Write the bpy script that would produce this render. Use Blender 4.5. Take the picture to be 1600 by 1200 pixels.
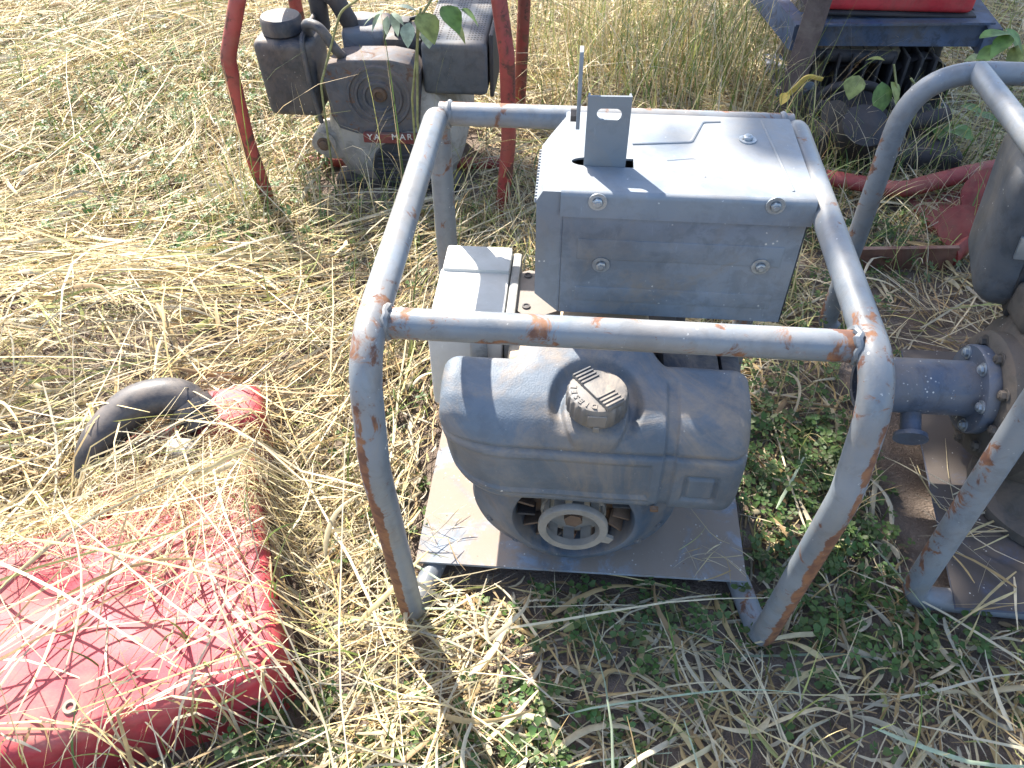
import bpy, bmesh, math, random
import numpy as np
from mathutils import Vector, Matrix
random.seed(7); RNG = np.random.default_rng(11)
scene = bpy.context.scene
for o in list(bpy.data.objects): bpy.data.objects.remove(o, do_unlink=True)
COL = scene.collection

# ------------------------------------------------------------------ camera
CAM = np.array([-0.0585, -0.6613, 1.1474]); YAW, PITCH, ROLL, FPX = -.0825, .7796, -.003, 1264.5
_f = np.array([math.sin(YAW)*math.cos(PITCH), math.cos(YAW)*math.cos(PITCH), -math.sin(PITCH)])
_r = np.array([math.cos(YAW), -math.sin(YAW), 0.]); _u = np.cross(_r, _f)
_r, _u = math.cos(ROLL)*_r+math.sin(ROLL)*_u, -math.sin(ROLL)*_r+math.cos(ROLL)*_u
cam = bpy.data.cameras.new('camera'); camo = bpy.data.objects.new('camera', cam); COL.objects.link(camo)
cam.sensor_fit = 'HORIZONTAL'; cam.sensor_width = 36; cam.lens = FPX/1600*36
cam.clip_start = .02; cam.clip_end = 500
camo.matrix_world = Matrix(((_r[0], _u[0], -_f[0], CAM[0]), (_r[1], _u[1], -_f[1], CAM[1]), (_r[2], _u[2], -_f[2], CAM[2]), (0, 0, 0, 1)))
scene.camera = camo
def U(px, py, ax, v):
    """pixel of the photograph -> the point on the plane where the thing stands (x, y or z = v)"""
    d = _f+(px-800)/FPX*_r-(py-600)/FPX*_u; t = (v-CAM[ax])/d[ax]; return CAM+t*d

# ------------------------------------------------------------------ sky, sun, exposure
SUN_H = np.array([-.55, .835]); SUN_EL = math.radians(46)
w = bpy.data.worlds.new('World'); scene.world = w; w.use_nodes = True
nt = w.node_tree; nt.nodes.clear()
sky = nt.nodes.new('ShaderNodeTexSky'); sky.sky_type = 'NISHITA'; sky.sun_disc = False
sky.sun_elevation = SUN_EL; sky.sun_rotation = math.atan2(SUN_H[0], SUN_H[1]); sky.air_density = 1.0; sky.dust_density = 1.6
bg = nt.nodes.new('ShaderNodeBackground'); bg.inputs[1].default_value = .14
wo = nt.nodes.new('ShaderNodeOutputWorld'); nt.links.new(sky.outputs[0], bg.inputs[0]); nt.links.new(bg.outputs[0], wo.inputs[0])
sun = bpy.data.lights.new('sun', 'SUN'); sun.energy = 5.0; sun.angle = math.radians(.53); sun.color = (1, .95, .86)
suno = bpy.data.objects.new('sun', sun); COL.objects.link(suno)
sd = Vector((-SUN_H[0]*math.cos(SUN_EL), -SUN_H[1]*math.cos(SUN_EL), -math.sin(SUN_EL))).normalized()
suno.rotation_euler = sd.to_track_quat('-Z', 'Y').to_euler(); suno.location = (-3, 4, 6)
vs = scene.view_settings; vs.view_transform = 'Standard'; vs.look = 'None'; vs.exposure = 1.86; vs.gamma = 1; vs.use_curve_mapping = False
scene.render.engine = 'CYCLES'; scene.cycles.max_bounces = 6; scene.cycles.diffuse_bounces = 3
scene.cycles.transparent_max_bounces = 4

# ------------------------------------------------------------------ materials
class NT:
    def __init__(s, name):
        s.m = bpy.data.materials.new(name); s.m.use_nodes = True; s.t = s.m.node_tree; s.t.nodes.clear()
        s.out = s.n('ShaderNodeOutputMaterial')
    def n(s, t, **k):
        x = s.t.nodes.new(t)
        for a, b in k.items(): setattr(x, a, b)
        return x
    def l(s, a, b): s.t.links.new(a, b)
    def put(s, sock, v):
        if hasattr(v, 'is_output') or isinstance(v, bpy.types.NodeSocket): s.l(v, sock)
        elif isinstance(v, (tuple, list)) and len(v) == 3 and sock.type == 'RGBA': sock.default_value = (*v, 1)
        else: sock.default_value = v
    def noise(s, co, scale, det=5, rough=.55, dist=0):
        x = s.n('ShaderNodeTexNoise'); s.l(co, x.inputs['Vector']); x.inputs['Scale'].default_value = scale
        x.inputs['Detail'].default_value = det; x.inputs['Roughness'].default_value = rough; x.inputs['Distortion'].default_value = dist
        return x.outputs['Fac']
    def ramp(s, fac, a, b, lo=0., hi=1.):
        x = s.n('ShaderNodeMapRange'); x.interpolation_type = 'SMOOTHSTEP'; x.clamp = True; s.put(x.inputs[0], fac)
        for i, v in zip((1, 2, 3, 4), (a, b, lo, hi)): x.inputs[i].default_value = v
        return x.outputs[0]
    def mix(s, fac, a, b):
        x = s.n('ShaderNodeMix'); x.data_type = 'RGBA'; s.put(x.inputs[0], fac); s.put(x.inputs[6], a); s.put(x.inputs[7], b); return x.outputs[2]
    def math(s, op, a, b=0.):
        x = s.n('ShaderNodeMath'); x.operation = op; s.put(x.inputs[0], a); s.put(x.inputs[1], b); return x.outputs[0]
def sc(c, k): return tuple(min(1, x*k) for x in c)
def worn(name, base, var=.25, dust=(.27, .22, .17), dust_amt=.45, rust=.0, rough=.5, metal=0., specks=0., attr=False, bump=.1, rustc=((.2, .092, .045), (.1, .045, .03)), scale=1., grime=.3, spec=.4, d0=.36, d1=.66, stain=.35):
    N = NT(name); tc = N.n('ShaderNodeTexCoord').outputs['Object']
    big = N.noise(tc, 5*scale, 6, .6); c = N.mix(N.ramp(big, .3, .7), sc(base, 1-var), sc(base, 1+var))
    mid = N.noise(tc, 34*scale, 7, .7, .4)
    if grime: c = N.mix(N.ramp(mid, .47, .62, 0, min(.9, grime*1.6)), c, sc(base, .45))
    st = N.ramp(N.noise(tc, 3.1*scale, 7, .7, 1.6), .46, .62, 0, stain); c = N.mix(st, c, sc(dust, .75))
    mp = N.n('ShaderNodeMapping'); N.l(tc, mp.inputs[0]); mp.inputs['Scale'].default_value = (1, 1, .12); mp.inputs['Rotation'].default_value = (.5, .35, .2)
    scr = N.ramp(N.noise(mp.outputs[0], 170*scale, 4, .75, .2), .62, .72, 0, .28); c = N.mix(scr, c, sc(base, 1.7))
    g = N.n('ShaderNodeNewGeometry'); sx = N.n('ShaderNodeSeparateXYZ'); N.l(g.outputs['Normal'], sx.inputs[0])
    up = N.ramp(sx.outputs[2], -.3, .9, .25, 1)
    dn = N.ramp(N.noise(tc, 11*scale, 9, .72, .6), d0, d1)
    dfac = N.math('MULTIPLY', N.math('MULTIPLY', dn, up), dust_amt)
    c = N.mix(dfac, c, dust)
    r = N.math('ADD', rough, N.math('MULTIPLY', dfac, .5))
    if specks:
        v = N.n('ShaderNodeTexVoronoi'); N.l(tc, v.inputs['Vector']); v.inputs['Scale'].default_value = 130*scale; v.inputs['Randomness'].default_value = 1
        sp = N.math('MULTIPLY', N.ramp(v.outputs['Distance'], .12, .24, 1, 0), N.ramp(N.noise(tc, 37, 4, .7), .64-.14*specks, .70-.1*specks, 0, 1))
        c = N.mix(N.math('MULTIPLY', sp, .8), c, (.6, .58, .54))
    h = N.math('ADD', N.noise(tc, 420, 3), N.math('MULTIPLY', dfac, 1.2))
    if rust or attr:
        rn = N.noise(tc, 30*scale, 9, .68, .6)
        if attr:
            a = N.n('ShaderNodeAttribute'); a.attribute_name = 'rust'
            rn = N.math('ADD', rn, N.math('MULTIPLY', a.outputs['Fac'], .34))
        t = .76-.3*rust
        rf = N.math('MAXIMUM', N.ramp(rn, t-.01, t+.07), N.ramp(N.noise(tc, 95*scale, 5, .6), .73-.1*rust, .77-.1*rust, 0, .8))
        rc = N.mix(N.ramp(N.noise(tc, 70, 6), .35, .65), rustc[1], rustc[0])
        c = N.mix(rf, c, rc); r = N.math('ADD', r, N.math('MULTIPLY', rf, .35))
        h = N.math('ADD', h, N.math('MULTIPLY', rf, -.8))
    p = N.n('ShaderNodeBsdfPrincipled'); N.put(p.inputs['Base Color'], c); N.put(p.inputs['Roughness'], N.math('MINIMUM', r, .95))
    p.inputs['Metallic'].default_value = metal; p.inputs['Specular IOR Level'].default_value = spec
    b = N.n('ShaderNodeBump'); b.inputs['Strength'].default_value = bump; b.inputs['Distance'].default_value = .002; N.put(b.inputs['Height'], h)
    N.l(b.outputs[0], p.inputs['Normal']); N.l(p.outputs[0], N.out.inputs[0]); return N.m
def veg(name, trans=.3, rough=.65, spec=.25):
    N = NT(name); a = N.n('ShaderNodeAttribute'); a.attribute_name = 'col'
    tc = N.n('ShaderNodeTexCoord').outputs['Object']
    c = N.mix(N.ramp(N.noise(tc, 60, 3), .3, .7), a.outputs['Color'], N.mix(.3, a.outputs['Color'], (.16, .12, .07)))
    p = N.n('ShaderNodeBsdfPrincipled'); N.put(p.inputs['Base Color'], c); p.inputs['Roughness'].default_value = rough; p.inputs['Specular IOR Level'].default_value = spec
    t = N.n('ShaderNodeBsdfTranslucent'); N.put(t.inputs[0], c)
    m = N.n('ShaderNodeMixShader'); m.inputs[0].default_value = trans; N.l(p.outputs[0], m.inputs[1]); N.l(t.outputs[0], m.inputs[2])
    N.l(m.outputs[0], N.out.inputs[0]); return N.m

GREY = worn('grey_frame_paint', (.14, .163, .188), .2, rust=.37, rough=.38, attr=True, dust_amt=.3, grime=.2, specks=.4, spec=.45)
GREYB = worn('grey_frame_paint_b', (.145, .168, .195), .14, rust=.3, rough=.42, attr=True, dust_amt=.35, grime=.2, specks=.3, spec=.5)
GUARD = worn('guard_grey_paint', (.155, .18, .21), .1, rust=.03, rough=.5, dust=(.27, .24, .2), dust_amt=.4, grime=.12, specks=.25)
GUARDF = worn('guard_front_paint', (.14, .167, .203), .3, rust=.06, rough=.55, dust=(.26, .22, .18), dust_amt=.7, grime=.2, specks=.4, stain=.7, d0=.42, d1=.68)
BRACKET = worn('bracket_grey_paint', (.13, .153, .18), .08, rust=.03, rough=.45, dust_amt=.15, grime=.1)
PLATE = worn('base_plate_dusty', (.2, .24, .29), .2, rust=.2, rough=.7, dust=(.235, .185, .145), dust_amt=.95, grime=.35, specks=.8, d0=.38, d1=.56, stain=.75)
TANKP = worn('tank_plastic', (.088, .108, .133), .25, rough=.58, dust=(.27, .215, .165), dust_amt=.85, grime=.12, specks=.25, bump=.3, d0=.42, d1=.72, stain=.75)
BLACKP = worn('black_plastic', (.035, .042, .055), .3, rough=.45, dust=(.26, .2, .15), dust_amt=.75, grime=.3, specks=.4)
CAPM = worn('cap_plastic', (.05, .055, .063), .2, rough=.5, dust=(.3, .25, .2), dust_amt=.75, grime=.1)
HOUS = worn('flywheel_housing_paint', (.05, .075, .11), .3, rust=.1, rough=.55, dust=(.24, .19, .145), dust_amt=.75, grime=.3, specks=.3)
BEIGE = worn('air_cleaner_beige', (.47, .46, .43), .05, rough=.6, dust=(.4, .36, .3), dust_amt=.3, grime=.05)
TAUPE = worn('taupe_plastic', (.16, .135, .115), .1, rough=.55, dust=(.25, .2, .16), dust_amt=.4, grime=.1)
TAN = worn('tan_dusty_cover', (.4, .32, .23), .1, rough=.7, dust=(.42, .33, .24), dust_amt=.6, grime=.15)
RINGM = worn('starter_ring_metal', (.2, .185, .165), .1, rough=.55, dust=(.4, .34, .27), dust_amt=.5, grime=.2)
RUSTY = worn('rusty_iron', (.12, .075, .05), .35, rust=.5, rough=.8, dust=(.3, .2, .13), dust_amt=.4)
DARK = worn('dark_iron', (.03, .033, .04), .3, rough=.6, dust=(.17, .13, .1), dust_amt=.5, rust=.05)
BOLT = worn('bolt_steel', (.32, .36, .4), .2, rough=.35, metal=.6, dust_amt=.25, rust=.05)
REDF = worn('red_frame_paint', (.28, .042, .036), .25, rust=.62, rough=.5, attr=True, dust=(.25, .12, .08), dust_amt=.35, rustc=((.16, .055, .035), (.09, .04, .03)), grime=.2)
REDT = worn('red_tank_paint', (.36, .028, .042), .2, rust=.04, rough=.55, dust=(.36, .2, .16), dust_amt=.6, grime=.2, stain=.2, d0=.42, d1=.68)
REDM = worn('red_body_paint', (.42, .025, .035), .2, rust=.06, rough=.45, dust=(.26, .16, .12), dust_amt=.35, grime=.25)
REDRUST = worn('red_rusty_sheet', (.22, .03, .028), .25, rust=.3, rough=.6, dust=(.24, .13, .09), dust_amt=.5, rustc=((.2, .08, .045), (.12, .05, .035)))
BLUE = worn('blue_channel_paint', (.05, .078, .14), .3, rust=.2, rough=.6, dust=(.13, .11, .09), dust_amt=.6, grime=.6, stain=.6)
DARK2 = worn('oily_dark_iron', (.02, .02, .023), .4, rough=.65, dust=(.08, .06, .05), dust_amt=.5, rust=.1)
ALU = worn('dusty_aluminium', (.33, .31, .28), .15, rough=.6, dust=(.33, .27, .2), dust_amt=.7, grime=.35)
BROWNC = worn('rusty_dark_cover', (.07, .08, .1), .25, rust=.62, rough=.6, dust=(.22, .16, .12), dust_amt=.8, rustc=((.15, .08, .05), (.09, .055, .04)))
PUMPP = worn('pump_pipe_paint', (.055, .075, .115), .25, rust=.04, rough=.45, dust=(.22, .18, .14), dust_amt=.5, specks=.9)
PUMPC = worn('pump_casing_dusty', (.06, .055, .05), .3, rough=.75, dust=(.13, .1, .078), dust_amt=.9, specks=.3, rust=.12, stain=.5)
LABEL = worn('red_label', (.2, .035, .03), .25, rough=.7, dust=(.2, .12, .09), dust_amt=.8)
WHITE = worn('white_lettering', (.62, .58, .52), .1, rough=.7, dust_amt=.3)
DUSTP = worn('brown_dust_side', (.3, .2, .14), .2, rough=.8, dust=(.33, .24, .17), dust_amt=.5, rust=.1)
BARK = worn('bark', (.12, .085, .06), .3, rough=.9, dust_amt=.2)
YEL = worn('yellow_dry_leaf', (.5, .35, .07), .2, rough=.7, dust_amt=.1, grime=.2)
STRAW = veg('dry_straw', .22, .6, .3); LEAF = veg('green_leaf', .3, .5, .35)

# ------------------------------------------------------------------ mesh helpers
class MB:
    def __init__(s): s.v = []; s.f = []; s.r = {}
    def add(s, vs_, fs_, rust=None):
        b = len(s.v); s.v += [tuple(map(float, q)) for q in vs_]; s.f += [tuple(i+b for i in q) for q in fs_]
        if rust is not None:
            for i, q in enumerate(rust): s.r[b+i] = q
        return s
    def box(s, lo, hi, bev=0., seg=2, M=None, taper=None):
        bm = bmesh.new(); bmesh.ops.create_cube(bm, size=1); lo, hi = np.array(lo, float), np.array(hi, float)
        for q in bm.verts:
            p = np.array(q.co)
            if taper and p[2] < 0: p[0] *= taper; p[1] *= taper
            q.co = Vector((lo+hi)/2+p*(hi-lo))
        if bev: bmesh.ops.bevel(bm, geom=bm.edges[:], offset=bev, segments=seg, profile=.6, affect='EDGES')
        return s.bm(bm, M)
    def bm(s, bm, M=None):
        if M is not None: bm.transform(M)
        bm.verts.index_update(); s.add([q.co[:] for q in bm.verts], [[q.index for q in f.verts] for f in bm.faces]); bm.free(); return s
    def tube(s, path, r, n=14, caps=True, rust=None, flat=None):
        P = [Vector(q) for q in path]; m = len(P); R = r if hasattr(r, '__len__') else [r]*m
        T = [(P[min(i+1, m-1)]-P[max(i-1, 0)]).normalized() for i in range(m)]
        a = T[0].orthogonal().normalized(); vv = []; ff = []; rr = []
        for i in range(m):
            a = (a-T[i]*a.dot(T[i])).normalized(); b = T[i].cross(a)
            for k in range(n):
                t = 2*math.pi*k/n; d = a*math.cos(t)+b*math.sin(t)
                if flat: d = Vector((d.x*flat[0], d.y*flat[1], d.z*flat[2]))
                vv.append(P[i]+d*R[i])
                if rust: rr.append(rust(P[i], d))
        for i in range(m-1):
            for k in range(n): ff.append((i*n+k, i*n+(k+1) % n, (i+1)*n+(k+1) % n, (i+1)*n+k))
        if caps: ff += [tuple(range(n))[::-1], tuple((m-1)*n+k for k in range(n))]
        return s.add(vv, ff, rr or None)
    def lathe(s, prof, o, ax, n=32, close=False):
        """prof: (radius, height along ax)"""
        ax = Vector(ax).normalized(); a = ax.orthogonal().normalized(); b = ax.cross(a); o = Vector(o); vv = []; ff = []
        for (r, h) in prof:
            for k in range(n):
                t = 2*math.pi*k/n; vv.append(o+ax*h+(a*math.cos(t)+b*math.sin(t))*max(r, 1e-4))
        m = len(prof)
        for i in range(m-1+(1 if close else 0)):
            j = (i+1) % m
            for k in range(n): ff.append((i*n+k, i*n+(k+1) % n, j*n+(k+1) % n, j*n+k))
        return s.add(vv, ff)
    def prism(s, poly, dirv):
        n = len(poly); d = Vector(dirv); a = [Vector(q) for q in poly]; b = [q+d for q in a]
        s.add(a+b, [tuple(range(n))[::-1], tuple(range(n, 2*n))]+[(i, (i+1) % n, n+(i+1) % n, n+i) for i in range(n)]); return s
    def plate(s, outlines, th, M, bev=0.):
        """flat plate with holes: outlines in xy, the first one outer"""
        c = bpy.data.curves.new('t', 'CURVE'); c.dimensions = '2D'; c.fill_mode = 'BOTH'; c.extrude = th/2; c.bevel_depth = bev; c.bevel_resolution = 1
        for ol in outlines:
            sp = c.splines.new('POLY'); sp.points.add(len(ol)-1); sp.use_cyclic_u = True
            for i, q in enumerate(ol): sp.points[i].co = (q[0], q[1], 0, 1)
        return s.curve(c, M)
    def curve(s, c, M):
        o = bpy.data.objects.new('t', c); COL.objects.link(o); dg = bpy.context.evaluated_depsgraph_get()
        me = bpy.data.meshes.new_from_object(o.evaluated_get(dg)); me.transform(M)
        s.add([q.co[:] for q in me.vertices], [tuple(p.vertices) for p in me.polygons])
        bpy.data.objects.remove(o); bpy.data.curves.remove(c); bpy.data.meshes.remove(me); return s
    def text(s, body, size, th, M):
        c = bpy.data.curves.new('t', 'FONT'); c.body = body; c.size = size; c.extrude = th/2; c.align_x = 'CENTER'; c.align_y = 'CENTER'; c.offset = size*.012
        return s.curve(c, M)
def fillet(pts, rad, n=8):
    P = [Vector(q) for q in pts]; out = [P[0]]
    for i in range(1, len(P)-1):
        r = rad[i-1] if hasattr(rad, '__len__') else rad
        a = (P[i-1]-P[i]).normalized(); b = (P[i+1]-P[i]).normalized(); ang = a.angle(b)
        if r <= 0 or ang > 3.1: out.append(P[i]); continue
        d = min(r/math.tan(ang/2), (P[i-1]-P[i]).length*.49, (P[i+1]-P[i]).length*.49); A = P[i]+a*d; B = P[i]+b*d
        for k in range(n+1):
            t = k/n; out.append(A*(1-t)**2+P[i]*2*t*(1-t)+B*t*t)
    out.append(P[-1]); return out
def dense(path, step=.012):
    out = [Vector(path[0])]
    for a, b in zip(path[:-1], path[1:]):
        a, b = Vector(a), Vector(b); k = max(1, int((b-a).length/step))
        out += [a.lerp(b, (i+1)/k) for i in range(k)]
    return out
def crom(P, n=8):
    P = [Vector(q) for q in P]; out = []
    for i in range(1, len(P)-2):
        a, b, c, d = P[i-1:i+3]
        for k in range(n):
            t = k/n; out.append(.5*((2*b)+(c-a)*t+(2*a-5*b+4*c-d)*t*t+(3*b-a-3*c+d)*t**3))
    out.append(P[-2]); return out
ORG = {}
def thing(name, label, cat, loc=(0, 0, 0), group=None):
    o = bpy.data.objects.new(name, None); COL.objects.link(o); o.location = loc; o.empty_display_size = .05
    ORG[o] = Vector(loc); o['label'] = label; o['category'] = cat
    if group: o['group'] = group
    return o
def part(name, mb, mat, parent=None, smooth=40, label=None, org=None):
    og = ORG[parent] if parent is not None else Vector(org or (0, 0, 0))
    me = bpy.data.meshes.new(name); me.from_pydata([(q[0]-og.x, q[1]-og.y, q[2]-og.z) for q in mb.v], [], mb.f)
    bm = bmesh.new(); bm.from_mesh(me); bmesh.ops.recalc_face_normals(bm, faces=bm.faces[:]); bm.to_mesh(me); bm.free()
    if smooth:
        me.shade_smooth(); me.set_sharp_from_angle(angle=math.radians(smooth))
    if mb.r:
        a = me.attributes.new('rust', 'FLOAT', 'POINT')
        a.data.foreach_set('value', [mb.r.get(i, 0.) for i in range(len(me.vertices))])
    me.materials.append(mat); o = bpy.data.objects.new(name, me); COL.objects.link(o)
    if parent is not None: o.parent = parent
    else: o.location = og
    ORG[o] = og
    if label: o['label'] = label
    return o
def tag(o, label, cat, kind=None, group=None):
    o['label'] = label; o['category'] = cat
    if kind: o['kind'] = kind
    if group: o['group'] = group
    return o
def hexbolt(p, d, r=.007, washer=.012, h=.006):
    mb = MB(); d = Vector(d).normalized()
    mb.lathe([(0, 0), (washer, 0), (washer, .0018), (r, .002)], p, d, 20)
    mb.lathe([(r, .0015), (r, h), (r*.8, h+.001), (r*.55, h+.001), (r*.5, h+.0022), (0, h+.0022)], p, d, 6); return mb
def sstep(a, b, x):
    t = np.clip((np.asarray(x, float)-a)/(b-a), 0, 1); return t*t*(3-2*t)

# ------------------------------------------------------------------ ground
def rotrect(x, y, cx, cy, ang, hx, hy, soft):
    c, s_ = math.cos(ang), math.sin(ang); lx = (x-cx)*c+(y-cy)*s_; ly = -(x-cx)*s_+(y-cy)*c
    return sstep(soft, 0, np.hypot(np.maximum(np.abs(lx)-hx, 0), np.maximum(np.abs(ly)-hy, 0)))
def gh(x, y):
    return .006*np.sin(4.3*x+1.1)*np.sin(3.7*y+.4)+.004*np.sin(9.1*x-5*y)+.003*np.sin(13*y+7*x+2)-.006
RT = (-.68, -.125, math.radians(24), .225, .17)      # red tank: centre, turn, half sizes
RC = (-.69, .17, math.radians(20), .13, .085)         # red cover behind it
def gs(x, y):
    """what loose straw lies on: soil, the straw heap, the red tank and cover"""
    h = gh(x, y)+.02*sstep(.1, -.5, x)
    h = h+.13*np.exp(-(((x+1.0)/.42)**2+((y-.5)/.24)**2))
    h = np.maximum(h, .132*rotrect(x, y, *RT, .05)); h = np.maximum(h, .112*rotrect(x, y, *RC, .05)); return h
def soil_mat():
    N = NT('soil'); tc = N.n('ShaderNodeTexCoord').outputs['Object']
    c = N.mix(N.ramp(N.noise(tc, 9, 8, .65), .3, .7), (.12, .088, .068), (.215, .168, .135))
    c = N.mix(N.ramp(N.noise(tc, 120, 4, .7), .55, .75, 0, .7), c, (.3, .25, .2))
    ln = N.n('ShaderNodeVectorMath'); ln.operation = 'LENGTH'; N.l(tc, ln.inputs[0])
    far = N.ramp(ln.outputs['Value'], 2.6, 4.2)
    c = N.mix(far, c, N.mix(N.ramp(N.noise(tc, 14, 8, .75), .35, .65), (.16, .13, .07), (.42, .35, .22)))
    p = N.n('ShaderNodeBsdfPrincipled'); N.put(p.inputs['Base Color'], c); p.inputs['Roughness'].default_value = .95; p.inputs['Specular IOR Level'].default_value = .15
    b = N.n('ShaderNodeBump'); b.inputs['Strength'].default_value = .7; b.inputs['Distance'].default_value = .012
    N.put(b.inputs['Height'], N.math('ADD', N.noise(tc, 60, 8, .7), N.noise(tc, 260, 4, .6))); N.l(b.outputs[0], p.inputs['Normal']); N.l(p.outputs[0], N.out.inputs[0]); return N.m
gx = np.unique(np.concatenate([np.linspace(-60, -4, 10), np.linspace(-4, 4, 240), np.linspace(4, 60, 10)]))
gy = np.unique(np.concatenate([np.linspace(-60, -2, 10), np.linspace(-2, 5, 210), np.linspace(5, 60, 10)]))
X, Y = np.meshgrid(gx, gy); Z = gh(X, Y)+RNG.normal(0, .0016, X.shape)
n0, n1 = len(gx), len(gy)
idx = np.arange(n0*n1).reshape(n1, n0)
F = np.stack([idx[:-1, :-1], idx[:-1, 1:], idx[1:, 1:], idx[1:, :-1]], -1).reshape(-1, 4)
me = bpy.data.meshes.new('ground'); me.from_pydata(np.stack([X, Y, Z], -1).reshape(-1, 3).tolist(), [], F.tolist()); me.shade_smooth()
me.materials.append(soil_mat()); g = bpy.data.objects.new('ground', me); COL.objects.link(g)
g['kind'] = 'structure'; g['label'] = 'bare brown soil showing between straw and clover'; g['category'] = 'ground'

# ------------------------------------------------------------------ shade tree (stands behind, throws the shade on the right half)
def shade_tree():
    nrm = np.array([.835, .55]); base = SUN_H*4.15+nrm*2.56
    t = thing('shade_tree', 'leafy tree standing behind the machines and shading them', 'tree', (base[0], base[1], 0))
    mb = MB(); b = Vector((base[0], base[1], 0))
    mb.tube([b+Vector(q) for q in ((0, 0, -.1), (.05, .02, 1.4), (-.05, .1, 3.), (.1, 0, 5.), (.05, .05, 6.4))], [.24, .19, .16, .11, .05], 12)
    rnd = random.Random(9); V = []
    for i in range(92):
        while True:
            q = Vector((rnd.uniform(-1, 1), rnd.uniform(-1, 1), rnd.uniform(-1, 1)))
            if .15 < q.length < 1: break
        c = b+Vector((q.x*1.85, q.y*1.95, 4.9+q.z*1.75)); r = rnd.uniform(.5, .78)
        if i < 26: mb.tube([b+Vector((0, 0, 2.6+2.6*rnd.random())), b.lerp(c, .55)+Vector((0, 0, 2.2)), c], [.07, .045, .015], 7)
        n = int(300*r*r/.4); d = RNG.normal(size=(n, 3)); d /= np.linalg.norm(d, axis=1)[:, None]
        V.append(np.array(c)+d*(r*RNG.random(n)**.45)[:, None]*np.array([1, 1, .8]))
    part('trunk', mb, BARK, t)
    q = np.concatenate(V); n = len(q)
    a = RNG.normal(size=(n, 3)); a /= np.linalg.norm(a, axis=1)[:, None]; bb = np.cross(a, RNG.normal(size=(n, 3))); bb /= np.linalg.norm(bb, axis=1)[:, None]
    L = RNG.uniform(.11, .17, n)[:, None]; W_ = L*.33
    vv = np.stack([q-a*L/2, q+bb*W_, q+a*L/2, q-bb*W_], 1).reshape(-1, 3)-np.array([base[0], base[1], 0])
    strip_mesh('crown', vv, np.arange(n*4).reshape(-1, 4), np.repeat(np.array([[.05, .09, .025]])*RNG.uniform(.7, 1.4, (n, 1)), 4, 0), LEAF, t)
def strip_mesh(name, v, f, col, mat, parent=None, smooth=True):
    me = bpy.data.meshes.new(name); nv, nf = len(v), len(f)
    me.vertices.add(nv); me.vertices.foreach_set('co', np.ascontiguousarray(v, dtype=np.float32).ravel())
    me.loops.add(nf*4); me.loops.foreach_set('vertex_index', np.ascontiguousarray(f, dtype=np.int32).ravel())
    me.polygons.add(nf); me.polygons.foreach_set('loop_start', np.arange(0, nf*4, 4, dtype=np.int32))
    me.update(calc_edges=True)
    if smooth: me.shade_smooth()
    ca = me.attributes.new('col', 'FLOAT_COLOR', 'POINT'); c4 = np.ones((nv, 4), np.float32); c4[:, :3] = col; ca.data.foreach_set('color', c4.ravel())
    me.materials.append(mat); o = bpy.data.objects.new(name, me); COL.objects.link(o)
    if parent is not None: o.parent = parent
    return o
shade_tree()

# ------------------------------------------------------------------ the main engine in its grey frame
R_T = .0178
def rust_leg(side):
    def fn(p, d):
        v = 0.
        if p.y < -.02 and p.z < .53:                   # front legs: a rust streak on the outer front face
            k = d.x*side*.5-d.y*.86; w_ = .1 if p.z > .36 else 0
            v = max(0, min(1, (k-.76-w_)/.12))*(.95 if p.z < .36 else .7)+.1
        elif p.y < .06: v = .3
        elif p.y > .46: v = .25
        else: v = .12
        return v
    return fn
eng = thing('diesel_engine', 'diesel engine in a grey rust-streaked tube frame, with a box muffler and black fuel tank', 'engine', (0, .2, 0))
for s in (-1, 1):
    x = s*.265
    xi = s*.238
    loop = [(xi, .47, .0165), (xi, .08, .0165), (x, -.036, .0165), (x, -.045, .10), (x, -.082, .43), (x, -.055, .58), (x, .485, .58), (x+s*.0, .487, .30), (x, .487, .0165), (x, .40, .0165)]
    path = fillet(loop, [.04, .03, .1, .16, .075, .035, .0, .03])
    part('frame_hoop', MB().tube(dense(path), R_T, 20, rust=rust_leg(s)), GREY, eng)
cb = part('front_crossbar', MB().tube(dense([(-.262, 0, .575), (.262, 0, .575)]), R_T*.98, 20, rust=lambda p, d: .55 if abs(p.x) > .225 else .24), GREY, eng)
rb = part('rear_crossbar', MB().tube(dense([(-.262, .485, .578), (.262, .485, .578)]), R_T*.98, 20, rust=lambda p, d: max(0., d.y+.1)*.7+.15), GREY, eng)
for bar, y in ((cb, 0), (rb, .485)):
    for s in (-1, 1):
        mb = MB(); c = Vector((s*.2475, y, .5765)); k = 22
        ring = [c+Vector((random.uniform(-.002, .002), math.cos(t*2*math.pi/k)*.0178, math.sin(t*2*math.pi/k)*.0178)) for t in range(k)]
        mb.tube(ring+[ring[0]], [random.uniform(.003, .0052) for _ in range(k)]+[.004], 7, caps=False)
        part('weld_bead', mb, GREY, bar)
# base plate and cross members
bp = MB(); bp.prism([(-.272, .043, .034), (.25, .048, .034), (.252, .46, .034), (-.268, .46, .034)], (0, 0, .005))
plate = part('base_plate', bp, PLATE, eng)
part('cross_member', MB().tube([(-.262, .42, .0165), (.262, .42, .0165)], .014, 14), GREY, eng)
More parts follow.
